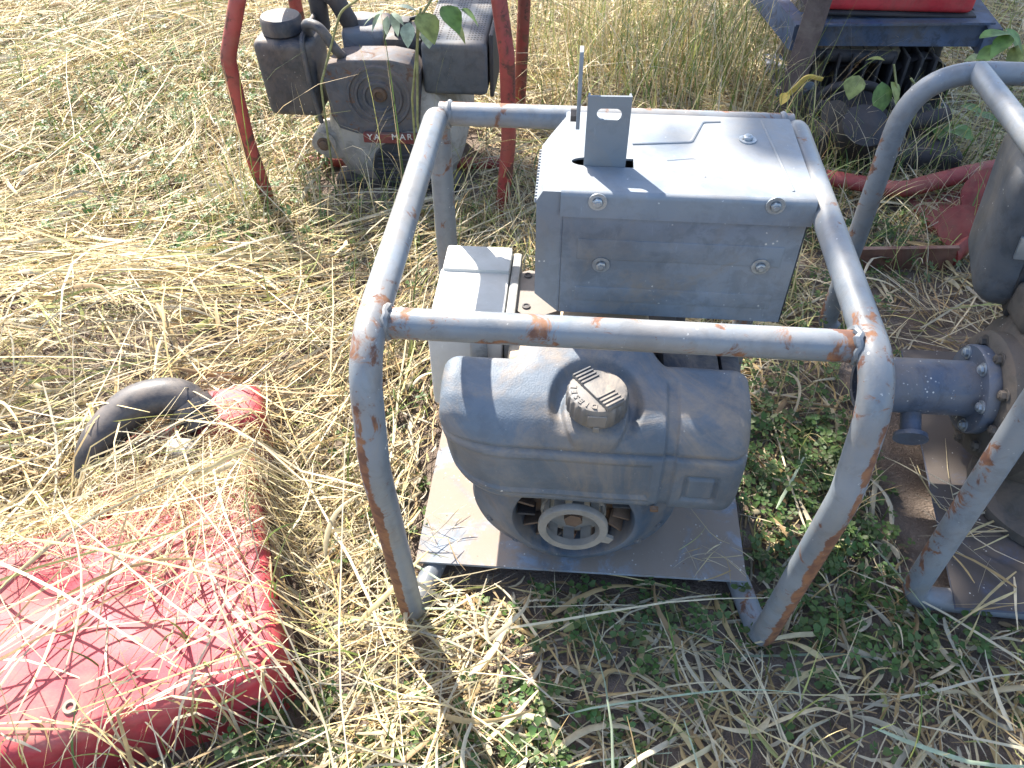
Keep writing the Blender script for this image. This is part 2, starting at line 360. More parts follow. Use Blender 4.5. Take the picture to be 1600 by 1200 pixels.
# engine block, head
mb = MB(); mb.box((-.13, .14, .039), (.13, .40, .20), .015); mb.box((-.10, .17, .19), (.12, .42, .33), .012)
for i in range(7): mb.box((-.115, .165, .205+i*.018), (.135, .425, .210+i*.018), .0015, 1)
part('engine_block', mb, DARK, eng)
part('rocker_cover', MB().box((-.135, .17, .325), (.07, .33, .372), .014, 3), TAN, eng)
part('injector_pump', MB().box((.085, .16, .20), (.165, .26, .365), .008).box((.168, .165, .2), (.196, .25, .36), .008), BLACKP, eng)
part('intake_elbow', MB().tube(fillet([(-.17, .3, .3), (-.1, .3, .34), (-.02, .3, .33)], .05), .03, 16), DARK, eng)
# air cleaner
ac = part('air_cleaner', MB().box((-.248, .335, .24), (-.1435, .398, .402), .006).box((-.252, .20, .24), (-.1435, .345, .396), .007), BEIGE, eng)
part('lid', MB().box((-.1425, .205, .24), (-.1285, .394, .394), .004), worn('air_cleaner_lid', (.24, .24, .23), .1, rough=.6, dust_amt=.4), ac)
part('clip', MB().box((-.19, .194, .33), (-.165, .2005, .385), .002), BOLT, ac)
# taupe cover with two screws
pts = [U(*q, 2, .386) for q in ((801, 442), (812, 426), (828, 422), (846, 426), (848, 462), (876, 484), (850, 492), (818, 492), (803, 482))]
tc_ = part('side_cover', MB().prism([Vector(q) for q in pts], (0, 0, -.1)), TAUPE, eng)
for q in ((825, 431), (822, 479)):
    p = U(*q, 2, .3862); m2 = MB(); m2.lathe([(0, 0), (.0062, 0), (.0062, .002), (.004, .0022), (.0038, .0008), (0, .0008)], p, (0, 0, 1), 16); part('screw', m2, DARK, tc_)

# muffler guard box: open shell of sheets
mg = part('muffler_guard', MB().box((-.066, .2405, .405), (.246, .2435, .60), .001, 1).box((.243, .2405, .405), (.246, .455, .597), .001, 1)
          .box((-.066, .452, .405), (.246, .455, .597), .001, 1).box((-.066, .2405, .404), (.246, .455, .407), .001, 1).box((-.0695, .2412, .405), (-.066, .454, .598), .0008, 1), GUARDF, eng)
# a pressed panel on the front
fp = MB()
for zz, hh in ((.515, .016), (.44, .012)): fp.box((-.045, .2396, zz-hh), (.225, .2415, zz+hh), .0009, 2)
part('pressed_rib', fp, GUARDF, mg, smooth=80)
# top sheet with the slot, folded over the front edge
slot = [(.023, .3035), (.023, .3265)]+[(-.035-.024*math.sin(t), .315+.0115*math.cos(t)) for t in np.linspace(0, math.pi, 11)]
def rr(x0, y0, x1, y1, r=.006):
    o = []
    for cx, cy, a in ((x1-r, y1-r, 0), (x0+r, y1-r, 90), (x0+r, y0+r, 180), (x1-r, y0+r, 270)):
        for k in range(5): t = math.radians(a+k*22.5); o.append((cx+r*math.cos(t), cy+r*math.sin(t)))
    return o
top = MB().plate([rr(-.070, .2435, .249, .457, .004), slot], .003, Matrix.Translation((0, 0, .6005)))
a_ = [(-.07, .2445, .602)]+[(-.07, .2445-.0075*math.sin(t), .5945+.0075*math.cos(t)) for t in np.linspace(.2, math.pi/2, 6)]+[(-.07, .2365, .566), (-.07, .239, .566), (-.07, .2395, .592), (-.07, .2445, .599)]
top.prism([Vector(q) for q in a_], (.319, 0, 0))
tp = part('top_cover', top, GUARD, mg)
part('pressed_rib', MB().tube(fillet([Vector(U(*q, 2, .6015)) for q in ((988, 226), (1080, 223), (1097, 192), (1125, 191))], .008), .0028, 8), GUARD, mg)
part('pressed_rib', MB().tube([Vector(U(1190, 190, 2, .6012)), Vector(U(1240, 300, 2, .6012))], .0022, 8), GUARD, mg)
part('dent_ridge', MB().tube(fillet([Vector(U(*q, 2, .601)) for q in ((1042, 252), (1090, 248), (1102, 278))], .01), .0018, 8), GUARD, mg)
# chamfered left end
ec = MB(); L0, L1 = -.101, -.0685
vv = [(L1, .2415, .405), (L0, .2415, .435), (L0, .2415, .585), (L0+.008, .2415, .5995), (L1, .2415, .5995)]
bk = [(L1, .453, .405), (L0+.02, .44, .435), (L0, .385, .585), (L0+.012, .392, .5995), (L1, .45, .5995)]
ec.add(vv+bk, [(0, 1, 2, 3, 4), (9, 8, 7, 6, 5)]+[(i, (i+1) % 5, 5+(i+1) % 5, 5+i) for i in range(5)])
endc = part('end_panel', ec, GUARD, mg, smooth=20)
lv = MB()
for i in range(17):
    yy = .255+i*.0078; lv.lathe([(.0001, -.004), (.003, -.003), (.003, .003), (.0001, .004)], (L0-.0005, yy, .578), (0, .3, 1), 8)
part('louver_row', lv, GUARD, mg)['kind'] = 'stuff'
for q, pl, d in (((934, 315), (1, .2365), (0, -1, 0)), ((1212, 321), (1, .2365), (0, -1, 0)), ((939, 413), (1, .2396), (0, -1, 0)), ((1188, 416), (1, .2396), (0, -1, 0)), ((1168, 219), (2, .602), (0, 0, 1))):
    part('bolt', hexbolt(U(*q, *pl), d), BOLT, mg)
# lifting bracket: channel through the slot, oval hole
x0, x1 = -.0425, .0115; hc = U(952, 178, 1, .306)
oval = [(hc[0]+(.0085 if math.cos(t) > 0 else -.0085)+.0075*math.cos(t), hc[2]+.0078*math.sin(t)) for t in np.linspace(0, 2*math.pi, 25)[:-1]]
Mxz = Matrix(((1, 0, 0, 0), (0, 0, -1, .3065), (0, 1, 0, 0), (0, 0, 0, 1)))
br = MB().plate([[(x0, .52), (x1, .52), (x1, .6975), (x0, .6965)], oval], .003, Mxz, .0004)
br.box((x0, .3085, .52), (x0+.003, .319, .695), .0006, 1).box((x1-.003, .3085, .52), (x1, .319, .696), .0006, 1)
lb = part('lifting_bracket', br, BRACKET, eng, smooth=25)
Myz = Matrix(((0, 0, 1, -.0535), (1, 0, 0, 0), (0, 1, 0, 0), (0, 0, 0, 1)))
pl2 = MB().plate([[(.318, .646), (.352, .646), (.352, .72), (.345, .742), (.326, .742), (.318, .72)]], .0042, Myz, .0004)
part('side_plate', pl2, GUARD, lb, smooth=25)
part('nut', MB().lathe([(0, 0), (.009, 0), (.009, .008), (0, .008)], (-.0555, .333, .658), (-1, 0, 0), 6), DARK, lb)

# fuel tank: grid around the profile, pressed details as real relief
def make_tank():
    nu, nv = 230, 190; xs = np.linspace(-.2165, .193, nu)
    prof = np.array([(.150, .300), (.150, .375), (.147, .395), (.135, .405), (.105, .402), (.075, .392), (.054, .378), (.039, .36), (.031, .343), (.028, .336), (.025, .32), (.024, .28), (.026, .252), (.031, .236), (.045, .228), (.075, .226), (.12, .228), (.140, .235), (.149, .255)])
    d = np.r_[0, np.cumsum(np.linalg.norm(np.diff(np.r_[prof, prof[:1]], axis=0), axis=1))]; pp = np.r_[prof, prof[:1]]
    sv = np.linspace(0, d[-1], nv+1)[:-1]; py = np.interp(sv, d, pp[:, 0]); pz = np.interp(sv, d, pp[:, 1])
    for _ in range(4):
        py = (np.roll(py, 1)+2*py+np.roll(py, -1))/4; pz = (np.roll(pz, 1)+2*pz+np.roll(pz, -1))/4
    Xg = np.repeat(xs[:, None], nv, 1); Yg = np.repeat(py[None], nu, 0).copy(); Zg = np.repeat(pz[None], nu, 0).copy()
    # back of the middle part reaches further under the crossbar and is higher
    mid = sstep(-.125, -.085, Xg)*sstep(.085, .045, Xg); backness = sstep(.07, .15, Yg)
    Yg += mid*backness*.05; Zg += mid*sstep(.36, .4, Zg)*.012*sstep(.06, .2, Yg)
    Zg += mid*sstep(.36, .4, Zg)*.0*Yg
    # plan rounding of the ends: big radius at the left, small at the right
    def rnd(xe, r, sgn): 
        t = np.clip(1-(Xg-xe)*sgn/r, 0, 1); return 1-np.sqrt(np.clip(1-t*t, 0, 1))
    tl, tr = rnd(-.2165, .105, 1), rnd(.193, .03, -1)
    fl = sstep(.15, .04, Yg)
    Yg = Yg+(tl*.085*fl*sstep(.40, .27, Zg))*(1) + tr*.018*sstep(.1, .04, Yg)
    cz = .32
    e1 = rnd(-.2165, .022, 1)**1.0; e2 = rnd(.193, .022, -1)
    Zg = cz+(Zg-cz)*(1-.22*e1-.2*e2); Yg = .095+(Yg-.095)*(1-.25*e1-.2*e2)
    low = sstep(.3, .24, Zg); Zg += low*.03*tl
    # relief: each point moves along its own normal
    Pg = np.stack([Xg, Yg, Zg], -1); du = np.gradient(Pg, axis=0); dv = np.roll(Pg, -1, 1)-np.roll(Pg, 1, 1)
    Nn = np.cross(du, dv); Nn /= np.linalg.norm(Nn, axis=-1)[..., None]+1e-12
    if Nn[nu//2, np.argmax(pz)][2] < 0: Nn = -Nn
    dsp = np.zeros_like(Xg); front = (Yg < .075)
    def band(v, a, b, s): return sstep(a-s, a+s, v)*sstep(b+s, b-s, v)
    dsp -= .0045*band(Xg, .083, .098, .0022)*sstep(.115, .105, Yg)                 # vertical channel
    dsp -= .0035*band(Xg, -.20, .068, .002)*band(Zg, .260, .326, .002)*front        # long label recess
    fr = band(Xg, .113, .158, .0015)*band(Zg, .262, .312, .0015)*front; fi = band(Xg, .118, .153, .0015)*band(Zg, .267, .307, .0015)*front
    dsp -= .0038*(fr-fi)                                                            # square frame groove
    dsp -= .0042*np.exp(-((Zg-.3415)/.0028)**2)*(Yg < .08)                          # ledge line
    dsp -= .003*np.exp(-((Zg-.250)/.002)**2)*front*band(Xg, -.2, .07, .004)
    cx, cy = CAPC[0], CAPC[1]; rr_ = np.hypot(Xg-cx, (Yg-cy)*1.0); topf = sstep(.34, .37, Zg)
    dsp -= .016*topf*sstep(.064, .05, np.hypot(Xg-cx, (Yg-cy-.008)*.95))*sstep(.035, .075, Yg)
    dsp += .012*topf*sstep(.046, .04, np.hypot(Xg-cx, Yg-cy))
    dsp += .0007*np.sin(Xg*37+1)*np.sin(Yg*41)
    Pg = Pg+Nn*dsp[..., None]
    v = Pg.reshape(-1, 3); ii = np.arange(nu*nv).reshape(nu, nv); b = np.roll(ii, -1, 1)
    f = np.stack([ii[:-1], ii[1:], b[1:], b[:-1]], -1).reshape(-1, 4).tolist()
    f.append(tuple(ii[0].tolist())); f.append(tuple(ii[-1][::-1].tolist()))
    return MB().add(v, f)
CAPC = U(932, 632, 2, .395)
tank = part('fuel_tank', make_tank(), TANKP, eng, smooth=60)
part('drain_plug', MB().lathe([(0, 0), (.006, 0), (.006, .006), (0, .006)], U(1022, 792, 1, .028), (0, -1, -.4), 12), RUSTY, tank)
# filler cap with ribs, grip bar and raised lettering
def make_cap():
    c = Vector((CAPC[0], CAPC[1], .394)); r = .039
    mb = MB(); n = 96; rings = [(0.93, -.006), (1.0, 0.0), (1.0, .022), (.955, .0265), (.86, .0285), (.0, .0285)]
    vv = []; ff = []
    for k, (q, h) in enumerate(rings):
        for i in range(n):
            t = 2*math.pi*i/n; deg = math.degrees(t) % 360
            rib = 1+(.022 if (i % 4) < 2 else -.022)*(1 if k in (1, 2) else 0)*(0 if 250 < deg < 292 else 1)
            vv.append(c+Vector((math.cos(t)*r*q*rib, math.sin(t)*r*q*rib, h)))
    for k in range(len(rings)-1):
        for i in range(n): ff.append((k*n+i, k*n+(i+1) % n, (k+1)*n+(i+1) % n, (k+1)*n+i))
    mb.add(vv, ff); cap = part('filler_cap', mb, CAPM, tank, smooth=35)
    ang = math.radians(-52); M = Matrix.Translation(c)@Matrix.Rotation(ang, 4, 'Z')@Matrix.Scale(1.13, 4); bar = MB()
    bar.box((-.033, -.012, .022), (.033, .012, .0295), .002, 2, M)
    for i in (-4.6, -3.8, -3., -2.2, 2.2, 3., 3.8, 4.6): bar.box((i*.0065-.0013, -.0122, .029), (i*.0065+.0013, .0122, .0312), .0006, 1, M)
    part('grip_bar', bar, CAPM, tank)
    for i, ch in enumerate('DIESEL'):
        a = math.radians(262-i*17); tx = MB()
        tx.text(ch, .011, .0014, Matrix.Translation(c+Vector((math.cos(a)*.0305, math.sin(a)*.0305, .0288)))@Matrix.Rotation(a-math.pi/2, 4, 'Z'))
        part('letter', tx, CAPM, tank, smooth=0)
    part('front_tab', MB().box((c.x-.012, c.y-r-.0015, c.z+.002), (c.x+.012, c.y-r+.003, c.z+.02), .001, 1).box((c.x-.004, c.y-r-.002, c.z-.009), (c.x+.004, c.y-r+.003, c.z+.0), .001, 1), CAPM, tank)
make_cap()
# flywheel housing with the open starter
FC = Vector((-.028, 0, .178))
def at(y): return Vector((FC.x, y, FC.z))
hz = MB().lathe([(.148, .13), (.152, .088), (.149, .083), (.140, .080), (.120, .062), (.104, .046), (.094, .0405), (.089, .041), (.086, .047), (.086, .12)], at(0), (0, 1, 0), 72)
hou = part('flywheel_housing', hz, HOUS, eng, smooth=35)
for deg in (205, 232, 262, 293, 318, 340):
    a = math.radians(deg); p = at(.079)+Vector((math.cos(a)*.138, 0, math.sin(a)*.138)); part('bolt', hexbolt(p, (0, -1, 0), .0045, .007, .003), HOUS, hou)
fw = MB().lathe([(0, .085), (.085, .085), (.085, .12), (0, .12)], at(0), (0, 1, 0), 48)
fly = part('flywheel', fw, RUSTY, hou)
for i in range(18):
    a = 2*math.pi*i/18; M = Matrix.Translation(at(0))@Matrix.Rotation(a, 4, 'Y'); part('fin', MB().box((.056, .06, -.0018), (.083, .086, .0018), .0006, 1, M@Matrix.Rotation(.25, 4, 'X')), RUSTY if i % 3 else DARK, hou)
cup = MB()
for i in range(10):
    a0 = 2*math.pi*i/10
    ts = np.linspace(a0, a0+2*math.pi/10*.62, 5)
    rr2 = [at(0)+Vector((math.cos(t)*r, yy, math.sin(t)*r)) for t in ts for (r, yy) in ((.0445, .034), (.0445, .066), (.0415, .066), (.0415, .034))]
    fs = []
    for k in range(4):
        for j in range(4): fs.append((k*4+j, k*4+(j+1) % 4, (k+1)*4+(j+1) % 4, (k+1)*4+j))
    cup.add(rr2, fs+[(0, 1, 2, 3), (16, 19, 18, 17)])
cup.lathe([(.0385, .024), (.049, .024), (.0505, .026), (.0505, .034), (.0385, .036)], at(0), (0, 1, 0), 56, close=True)
cup.lathe([(0, .058), (.048, .058), (.048, .086), (0, .086)], at(0), (0, 1, 0), 40)
cup.prism([at(.026)+Vector(q) for q in ((.047, 0, -.012), (.060, 0, -.019), (.054, 0, -.030), (.043, 0, -.028))], (0, .006, 0))
part('starter_cup', cup, RINGM, hou)
part('centre_nut', MB().lathe([(0, .04), (.014, .04), (.014, .058), (0, .058)], at(0), (0, 1, 0), 6), RUSTY, hou)

# ------------------------------------------------------------------ the red-framed engine behind, on the left
def rust_red(side):
    def fn(p, d): return (.28 if d.x*side > .1 else 0.)+(.25 if p.z < .33 and side < 0 else 0)-.05
    return fn
re = thing('small_diesel_engine', 'worn engine in a red tube frame among tall dry grass, with a rusty round-ringed cover', 'engine', (-.52, 1.3, 0))
for s in (-1, 1):
    x = -.835 if s < 0 else -.212; y0 = 1.068 if s < 0 else 1.12
    k = -.012*s
    path = fillet([(x+k, y0+.5, .0), (x+.01, y0+.48, .54), (x+k*(5 if s < 0 else 2.5), y0+.06, .565), (x+k*(4 if s < 0 else 1.8), y0+.02, .52), (x+k*.2, y0+.0, .40), (x, y0, .2), (x+k*1.6, y0, -.01)], [.08, .06, .02, .1, .1])
    part('frame_hoop', MB().tube(dense(path, .02), .0175, 18, rust=rust_red(s)), REDF, re)
part('front_crossbar', MB().tube([(-.80, 1.12, .555), (-.24, 1.16, .555)], .0165, 16), REDF, re)
part('rear_crossbar', MB().tube([(-.825, 1.57, .5), (-.205, 1.6, .5)], .0165, 16), REDF, re)
part('base_rail', MB().tube([(-.82, 1.3, .02), (-.22, 1.33, .02)], .016, 14), REDF, re)
# black fuel tank with cap
bt = part('fuel_tank', MB().box((-.828, 1.2, .195), (-.682, 1.34, .385), .022, 4, taper=.9), BLACKP, re)
part('filler_cap', MB().lathe([(0, 0), (.036, 0), (.048, .004), (.049, .034), (.045, .04), (.02, .042), (0, .042)], (-.765, 1.26, .385), (0, 0, 1), 28), BLACKP, bt)
part('strap', MB().tube(fillet([(-.688, 1.195, .19), (-.70, 1.193, .3), (-.705, 1.2, .395), (-.705, 1.33, .40)], .03), .006, 10), BLACKP, bt)
part('fuel_hose', MB().tube(fillet([(-.70, 1.25, .385), (-.695, 1.22, .425), (-.655, 1.2, .425), (-.625, 1.2, .37), (-.61, 1.25, .32)], .04), .0115, 12), BLACKP, re)
part('air_hose', MB().tube(fillet([(-.70, 1.36, .36), (-.69, 1.33, .47), (-.65, 1.34, .44), (-.62, 1.36, .36)], .04), .022, 12), DARK, re)
# recoil cover with rings
Mx = Matrix(((1, 0, 0, 0), (0, 0, -1, 1.2), (0, 1, 0, 0), (0, 0, 0, 1)))
o1 = [(-.66, .315), (-.645, .335), (-.60, .345), (-.50, .348), (-.455, .34), (-.437, .318), (-.445, .20), (-.462, .178), (-.52, .165), (-.60, .168), (-.64, .18), (-.655, .21)]
rcv = part('recoil_cover', MB().plate([o1], .075, Mx@Matrix.Translation((0, 0, -.038)), .006), BROWNC, re, smooth=35)
for r_ in (.075, .056, .036):
    part('pressed_ring', MB().lathe([(r_-.006, .002), (r_-.003, -.005), (r_+.002, -.005), (r_+.006, .002)], (-.535, 1.194, .262), (0, 1, 0), 44), BROWNC, rcv)
part('centre_boss', MB().lathe([(.02, .002), (.017, -.006), (.011, -.008), (.008, -.003), (0, -.003)], (-.532, 1.194, .268), (0, 1, 0), 20), RUSTY, rcv)
# muffler cover with rows of holes on top
mc = part('muffler_cover', MB().box((-.428, 1.22, .26), (-.272, 1.55, .385), .014, 3), worn('faded_black_cover', (.075, .085, .1), .2, rough=.6, dust_amt=.45, rust=.04), re)
for grp in (0, 1, 2):
    hl = MB()
    for i in range(5):
        for j in range(22): yy = 1.25+j*.0125; xx = -.418+grp*.05+i*.0075; hl.lathe([(0, .0006), (.0024, .0006), (.0026, -.001)], (xx, yy, .385), (0, 0, 1), 6)
    part('perforation_row', hl, DARK, mc, smooth=0)
part('side_guard', MB().box((-.268, 1.24, .25), (-.258, 1.55, .40), .003), DARK, re)
part('cylinder_head', MB().box((-.645, 1.32, .25), (-.535, 1.45, .372), .02, 4).lathe([(0, 0), (.03, 0), (.028, .014), (0, .02)], (-.60, 1.38, .37), (0, 0, 1), 20), worn('bluegrey_casting', (.14, .165, .2), .2, rough=.6, dust=(.25, .19, .14), dust_amt=.8), re)
part('injector_unit', MB().box((-.53, 1.3, .27), (-.44, 1.42, .36), .006).box((-.51, 1.32, .35), (-.47, 1.36, .395), .005).tube([(-.5, 1.36, .38), (-.45, 1.34, .40), (-.43, 1.3, .35)], .006, 8), DARK, re)
# pale crankcase
cc = MB().lathe([(.0, .0), (.06, .0), (.12, .012), (.165, .04), (.178, .08), (.178, .28)], (-.515, 1.195, .135), (0, 1, 0), 48)
cc.box((-.66, 1.25, .0), (-.37, 1.5, .2), .02, 3)
crank = part('crankcase', cc, ALU, re)
lg = MB().tube([(-.70, 1.22, .118), (-.70, 1.30, .118)], .032, 18); lg.box((-.71, 1.225, .07), (-.62, 1.3, .15), .012, 3)
part('mounting_lug', lg, ALU, crank); part('bolt', hexbolt((-.70, 1.219, .118), (0, -1, 0), .012, .018, .008), RUSTY, crank)
part('cooling_grille', MB().lathe([(0, .0), (.068, .0), (.072, .004), (.072, .02)], (-.50, 1.186, .075), (0, 1, 0), 30), DARK, crank)
for i in range(7): part('grille_slat', MB().box((-.555, 1.179, .035+i*.013), (-.445, 1.185, .040+i*.013), .001, 1), DARK, crank)
p0 = U(568, 215, 1, 1.178); p1 = U(660, 214, 1, 1.178)
lab = part('label_strip', MB().box((p0[0], 1.176, p0[2]-.013), (p1[0]+.03, 1.19, p0[2]+.012), .002, 1), LABEL, re)
for ch, px in (('Y', 578), ('A', 589), ('M', 617), ('A', 629), ('R', 640)):
    p = U(px, 214.5, 1, 1.175); part('letter', MB().text(ch, .022, .001, Matrix.Translation(p)@Matrix.Rotation(math.radians(90), 4, 'X')), WHITE, lab, smooth=0)
part('skid', MB().box((-.68, 1.2, -.01), (-.35, 1.27, .03), .008), DARK, re)

# ------------------------------------------------------------------ pump in a grey frame on the right
pu = thing('water_pump', 'dark pump with a flanged pipe inside a grey tube frame, beside the framed engine', 'pump', (.8, .35, 0))
for y in (.72, .056):
    path = fillet([((.80 if y < .5 else .53), y-.012, .0165 if y < .5 else .0), (.507, y, .0165), (.507, y, .567), (1.15, y, .567), (1.15, y, .0165), ((.86 if y < .5 else 1.12), y-.012, .0165 if y < .5 else .0)], [.035, .115, .115, .035], 12)
    part('frame_arch', MB().tube(dense(path, .015), .0185, 20, rust=lambda p, d: (.5*max(0, -d.x-.2)+.1 if p.z < .45 else .1)), GREYB, pu)
for x in (.607, 1.05): part('top_rail', MB().tube(dense([(x, .056, .569), (x, .72, .569)], .02), .0178, 20, rust=lambda p, d: .05), GREYB, pu)
for x in (.69, 1.1): part('base_rail', MB().tube([(x, .05, .0165), (x, .6, .0165)], .0155, 14), GREYB, pu)
pm = MB().prism([(.562, .028, .032), (1.13, .028, .032), (1.13, .62, .032), (.632, .62, .032)], (0, 0, .006))
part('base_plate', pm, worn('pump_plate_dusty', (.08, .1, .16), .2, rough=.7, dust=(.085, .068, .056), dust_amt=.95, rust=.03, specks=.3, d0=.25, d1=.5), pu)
PZ, PY = .20, .342
pipe = part('inlet_pipe', MB().lathe([(.036, -.185), (.046, -.185), (.046, -.02), (.0475, -.012)], (.625, PY, PZ), (1, 0, 0), 40), PUMPP, pu)
part('flange', MB().lathe([(0, .0), (.072, .0), (.074, .003), (.074, .018), (.072, .021), (0, .021)], (.612, PY, PZ), (1, 0, 0), 44), PUMPP, pipe)
for a in (45, 105, 165, 225, 285, 345):
    t = math.radians(a); part('bolt', hexbolt((.612, PY+math.cos(t)*.06, PZ+math.sin(t)*.06), (-1, 0, 0), .0075, .011, .007), BOLT, pipe)
part('drain_nipple', MB().lathe([(.016, 0), (.016, .038), (.026, .042), (.027, .05), (0, .05)], (.525, PY-.03, PZ-.03), (-.12, -.85, -.35), 24), PUMPP, pipe)
cas = part('pump_casing', MB().lathe([(0, 0), (.095, 0), (.105, .008), (.105, .03), (.135, .045), (.148, .075), (.148, .15), (.13, .18), (0, .19)], (.632, PY, PZ-.01), (1, 0, 0), 52), PUMPC, pu)
for i in range(9):
    t = 2*math.pi*i/9+.3; part('bolt', hexbolt((.633, PY+math.cos(t)*.087, PZ-.01+math.sin(t)*.087), (-1, 0, 0), .0085, .012, .009), PUMPC, cas)
part('boss', MB().box((.66, PY+.02, PZ+.1), (.74, PY+.09, PZ+.16), .012, 3), PUMPC, cas)
part('casing_foot', MB().lathe([(.125, 0), (.13, .004), (.13, .022), (.11, .03), (.10, .05), (.07, .08), (0, .08)], (.78, .25, .038), (0, 0, 1), 48), PUMPC, pu)
Mb = Matrix.Translation((.745, .52, .42))@Matrix.Rotation(math.radians(-14), 4, 'Z')@Matrix.Rotation(math.radians(-5), 4, 'Y')
can = part('air_cleaner', MB().box((-.12, -.1, -.13), (.12, .1, .13), .05, 5, Mb), worn('slate_cover', (.06, .072, .09), .3, rough=.45, dust=(.2, .17, .14), dust_amt=.5, specks=.5, stain=.5), pu)
part('seam', MB().box((-.066, -.103, -.132), (-.058, .103, .132), .003, 2, Mb), DARK, can)
part('clip', MB().box((-.085, -.106, -.02), (-.04, -.098, .02), .003, 2, Mb), BOLT, can)
part('engine_block', MB().box((.80, .2, .04), (1.1, .55, .4), .03, 3), DARK, pu)

# ------------------------------------------------------------------ machine with a red body on blue channels, top right
bl = thing('red_and_blue_machine', 'machine with a red body on blue steel channels, half hidden in shade and weeds', 'machine', (.8, 1.9, 0))
YB = 1.70
bx = MB(); bx.prism([(.535, YB, .215), (1.06, YB-.0, .228), (1.06, YB, .298), (.535, YB, .278)], (0, .05, 0))
ch = part('front_channel', bx, BLUE, bl); part('lip', MB().prism([(.535, YB-.03, .2785), (1.06, YB-.03, .2985), (1.06, YB+.06, .2985), (.535, YB+.06, .2785)], (0, 0, .006)), BLUE, ch)
part('side_channel', MB().prism([(.535, YB-.02, .21), (.575, YB-.02, .21), (.575, YB-.02, .285), (.535, YB-.02, .285)], (-.1, .5, .02)), BLUE, bl)
part('side_channel', MB().prism([(1.05, YB-.02, .21), (1.09, YB-.02, .21), (1.09, YB-.02, .285), (1.05, YB-.02, .285)], (0, .5, .02)), BLUE, bl)
part('red_body', MB().box((.60, YB+.012, .308), (1.01, YB+.45, .55), .02, 4), REDM, bl)
part('body_flange', MB().box((.565, YB+.005, .3), (1.02, YB+.46, .308), .003, 2), DARK2, bl)
part('bolt', hexbolt((.60, YB+.018, .314), (0, 0, 1), .012, .02, .01), BOLT, bl)
up = MB(); a_, b_ = Vector((.548, 1.62, -.01)), Vector((.585, 1.64, .50))
up.prism([a_+Vector(q) for q in ((-.034, 0, 0), (.026, -.012, 0), (.03, .004, 0), (-.03, .016, 0))], b_-a_)
part('rusty_upright', up, worn('rusty_brown_flat', (.09, .06, .055), .3, rust=.25, rough=.7, dust_amt=.4), bl)
dk = MB().box((.62, YB+.08, .02), (1.0, YB+.45, .21), .02, 3).tube([(.56, YB+.02, .185), (.84, YB+.0, .19)], .018, 12)
dk.box((.60, YB-.3, -.01), (.80, YB+.0, .11), .03, 3).box((.72, YB-.33, -.01), (.98, YB-.02, .075), .025, 3).tube([(.6, YB-.2, .13), (.8, YB-.24, .10), (.95, YB-.2, .12)], .022, 12).lathe([(0, 0), (.05, 0), (.06, .02), (.06, .09), (0, .1)], (.69, YB-.3, .08), (0, -.5, .8), 24)
part('engine_block', dk, DARK2, bl)
for i in range(9): part('cooling_fin', MB().box((.64+i*.038, YB-.02, .03), (.648+i*.038, YB+.09, .2), .002, 1), DARK2, bl)
part('hose', MB().tube(fillet([(.60, YB-.12, .02), (.63, YB-.14, .16), (.74, YB-.18, .19), (.83, YB-.14, .1), (.92, YB-.2, .05)], .06), .013, 12), DARK2, bl)
part('cover_disc', MB().lathe([(0, 0), (.032, 0), (.036, .006), (.036, .02), (0, .022)], (.645, YB-.22, .12), (-.2, -.8, .5), 24), PUMPC, bl)
part('wooden_batten', MB().box((.60, YB+.03, .17), (.86, YB+.06, .20), .004), worn('old_wood', (.22, .17, .11), .3, rough=.9, dust_amt=.4), bl)
for x, z, r_ in ((.72, .09, .075), (.93, .10, .09)):
    part('pulley', MB().lathe([(0, .0), (r_*.4, .0), (r_*.45, .02), (r_*.8, .025), (r_, .0), (r_, .05), (0, .05)], (x, YB+.0, z), (0, 1, 0), 32), DARK2, bl)
part('perforated_bracket', MB().plate([rr(.565, .05, .625, .13, .01)]+[[(.58+.022*(i % 2)+.005*math.cos(t), .068+.02*(i//2)+.005*math.sin(t)) for t in np.linspace(0, 6.28, 9)[:-1]] for i in range(6)], .004, Matrix(((1, 0, 0, 0), (0, 0, -1, 1.66), (0, 1, 0, 0), (0, 0, 0, 1)))), worn('dull_zinc', (.2, .23, .26), .2, rough=.5), bl)
part('foot', MB().box((.56, YB+.0, -.01), (.62, YB+.4, .03), .006), BLUE, bl)
part('foot', MB().box((1.0, YB+.0, -.01), (1.06, YB+.4, .03), .006), BLUE, bl)

# ------------------------------------------------------------------ red scrap guard between the frames
sg = thing('red_scrap_guard', 'twisted red sheet-metal guard with a rusty flat bar lying in clover', 'scrap', (.8, 1.1, 0))
A = Vector((.60, .93, .0)); B = Vector((.84, .955, .0))
part('flat_bar', MB().prism([A, B, B+Vector((0, .012, 0)), A+Vector((0, .012, 0))], (0, 0, .062)), worn('rust_brown_bar', (.15, .065, .045), .3, rust=.4, rough=.8, dust_amt=.4), sg)
part('curved_strip', MB().tube(fillet([(.835, .962, .03), (.90, 1.02, .06), (.96, 1.16, .09), (1.08, 1.3, .07)], .12), .03, 12, flat=(.5, .5, 1)), REDRUST, sg)
part('round_lobe', MB().lathe([(0, .0), (.04, .002), (.05, .012), (.05, .03), (0, .034)], (.86, 1.03, .07), (-.3, -.7, .5), 24), REDRUST, sg)
part('round_lobe', MB().lathe([(0, .0), (.055, .002), (.065, .014), (.065, .03), (0, .034)], (.955, 1.14, .09), (-.3, -.7, .55), 24), REDRUST, sg)
part('back_tube', MB().tube(fillet([(.60, 1.27, .05), (.78, 1.22, .05), (.95, 1.28, .07), (1.10, 1.36, .06)], .1), .026, 12, flat=(1, 1, .7)), REDRUST, sg)
part('side_sheet', MB().prism([(.85, 1.05, .004), (1.02, 1.2, .004), (1.1, 1.34, .004), (.80, 1.22, .004)], (0, 0, .02)), REDRUST, sg)

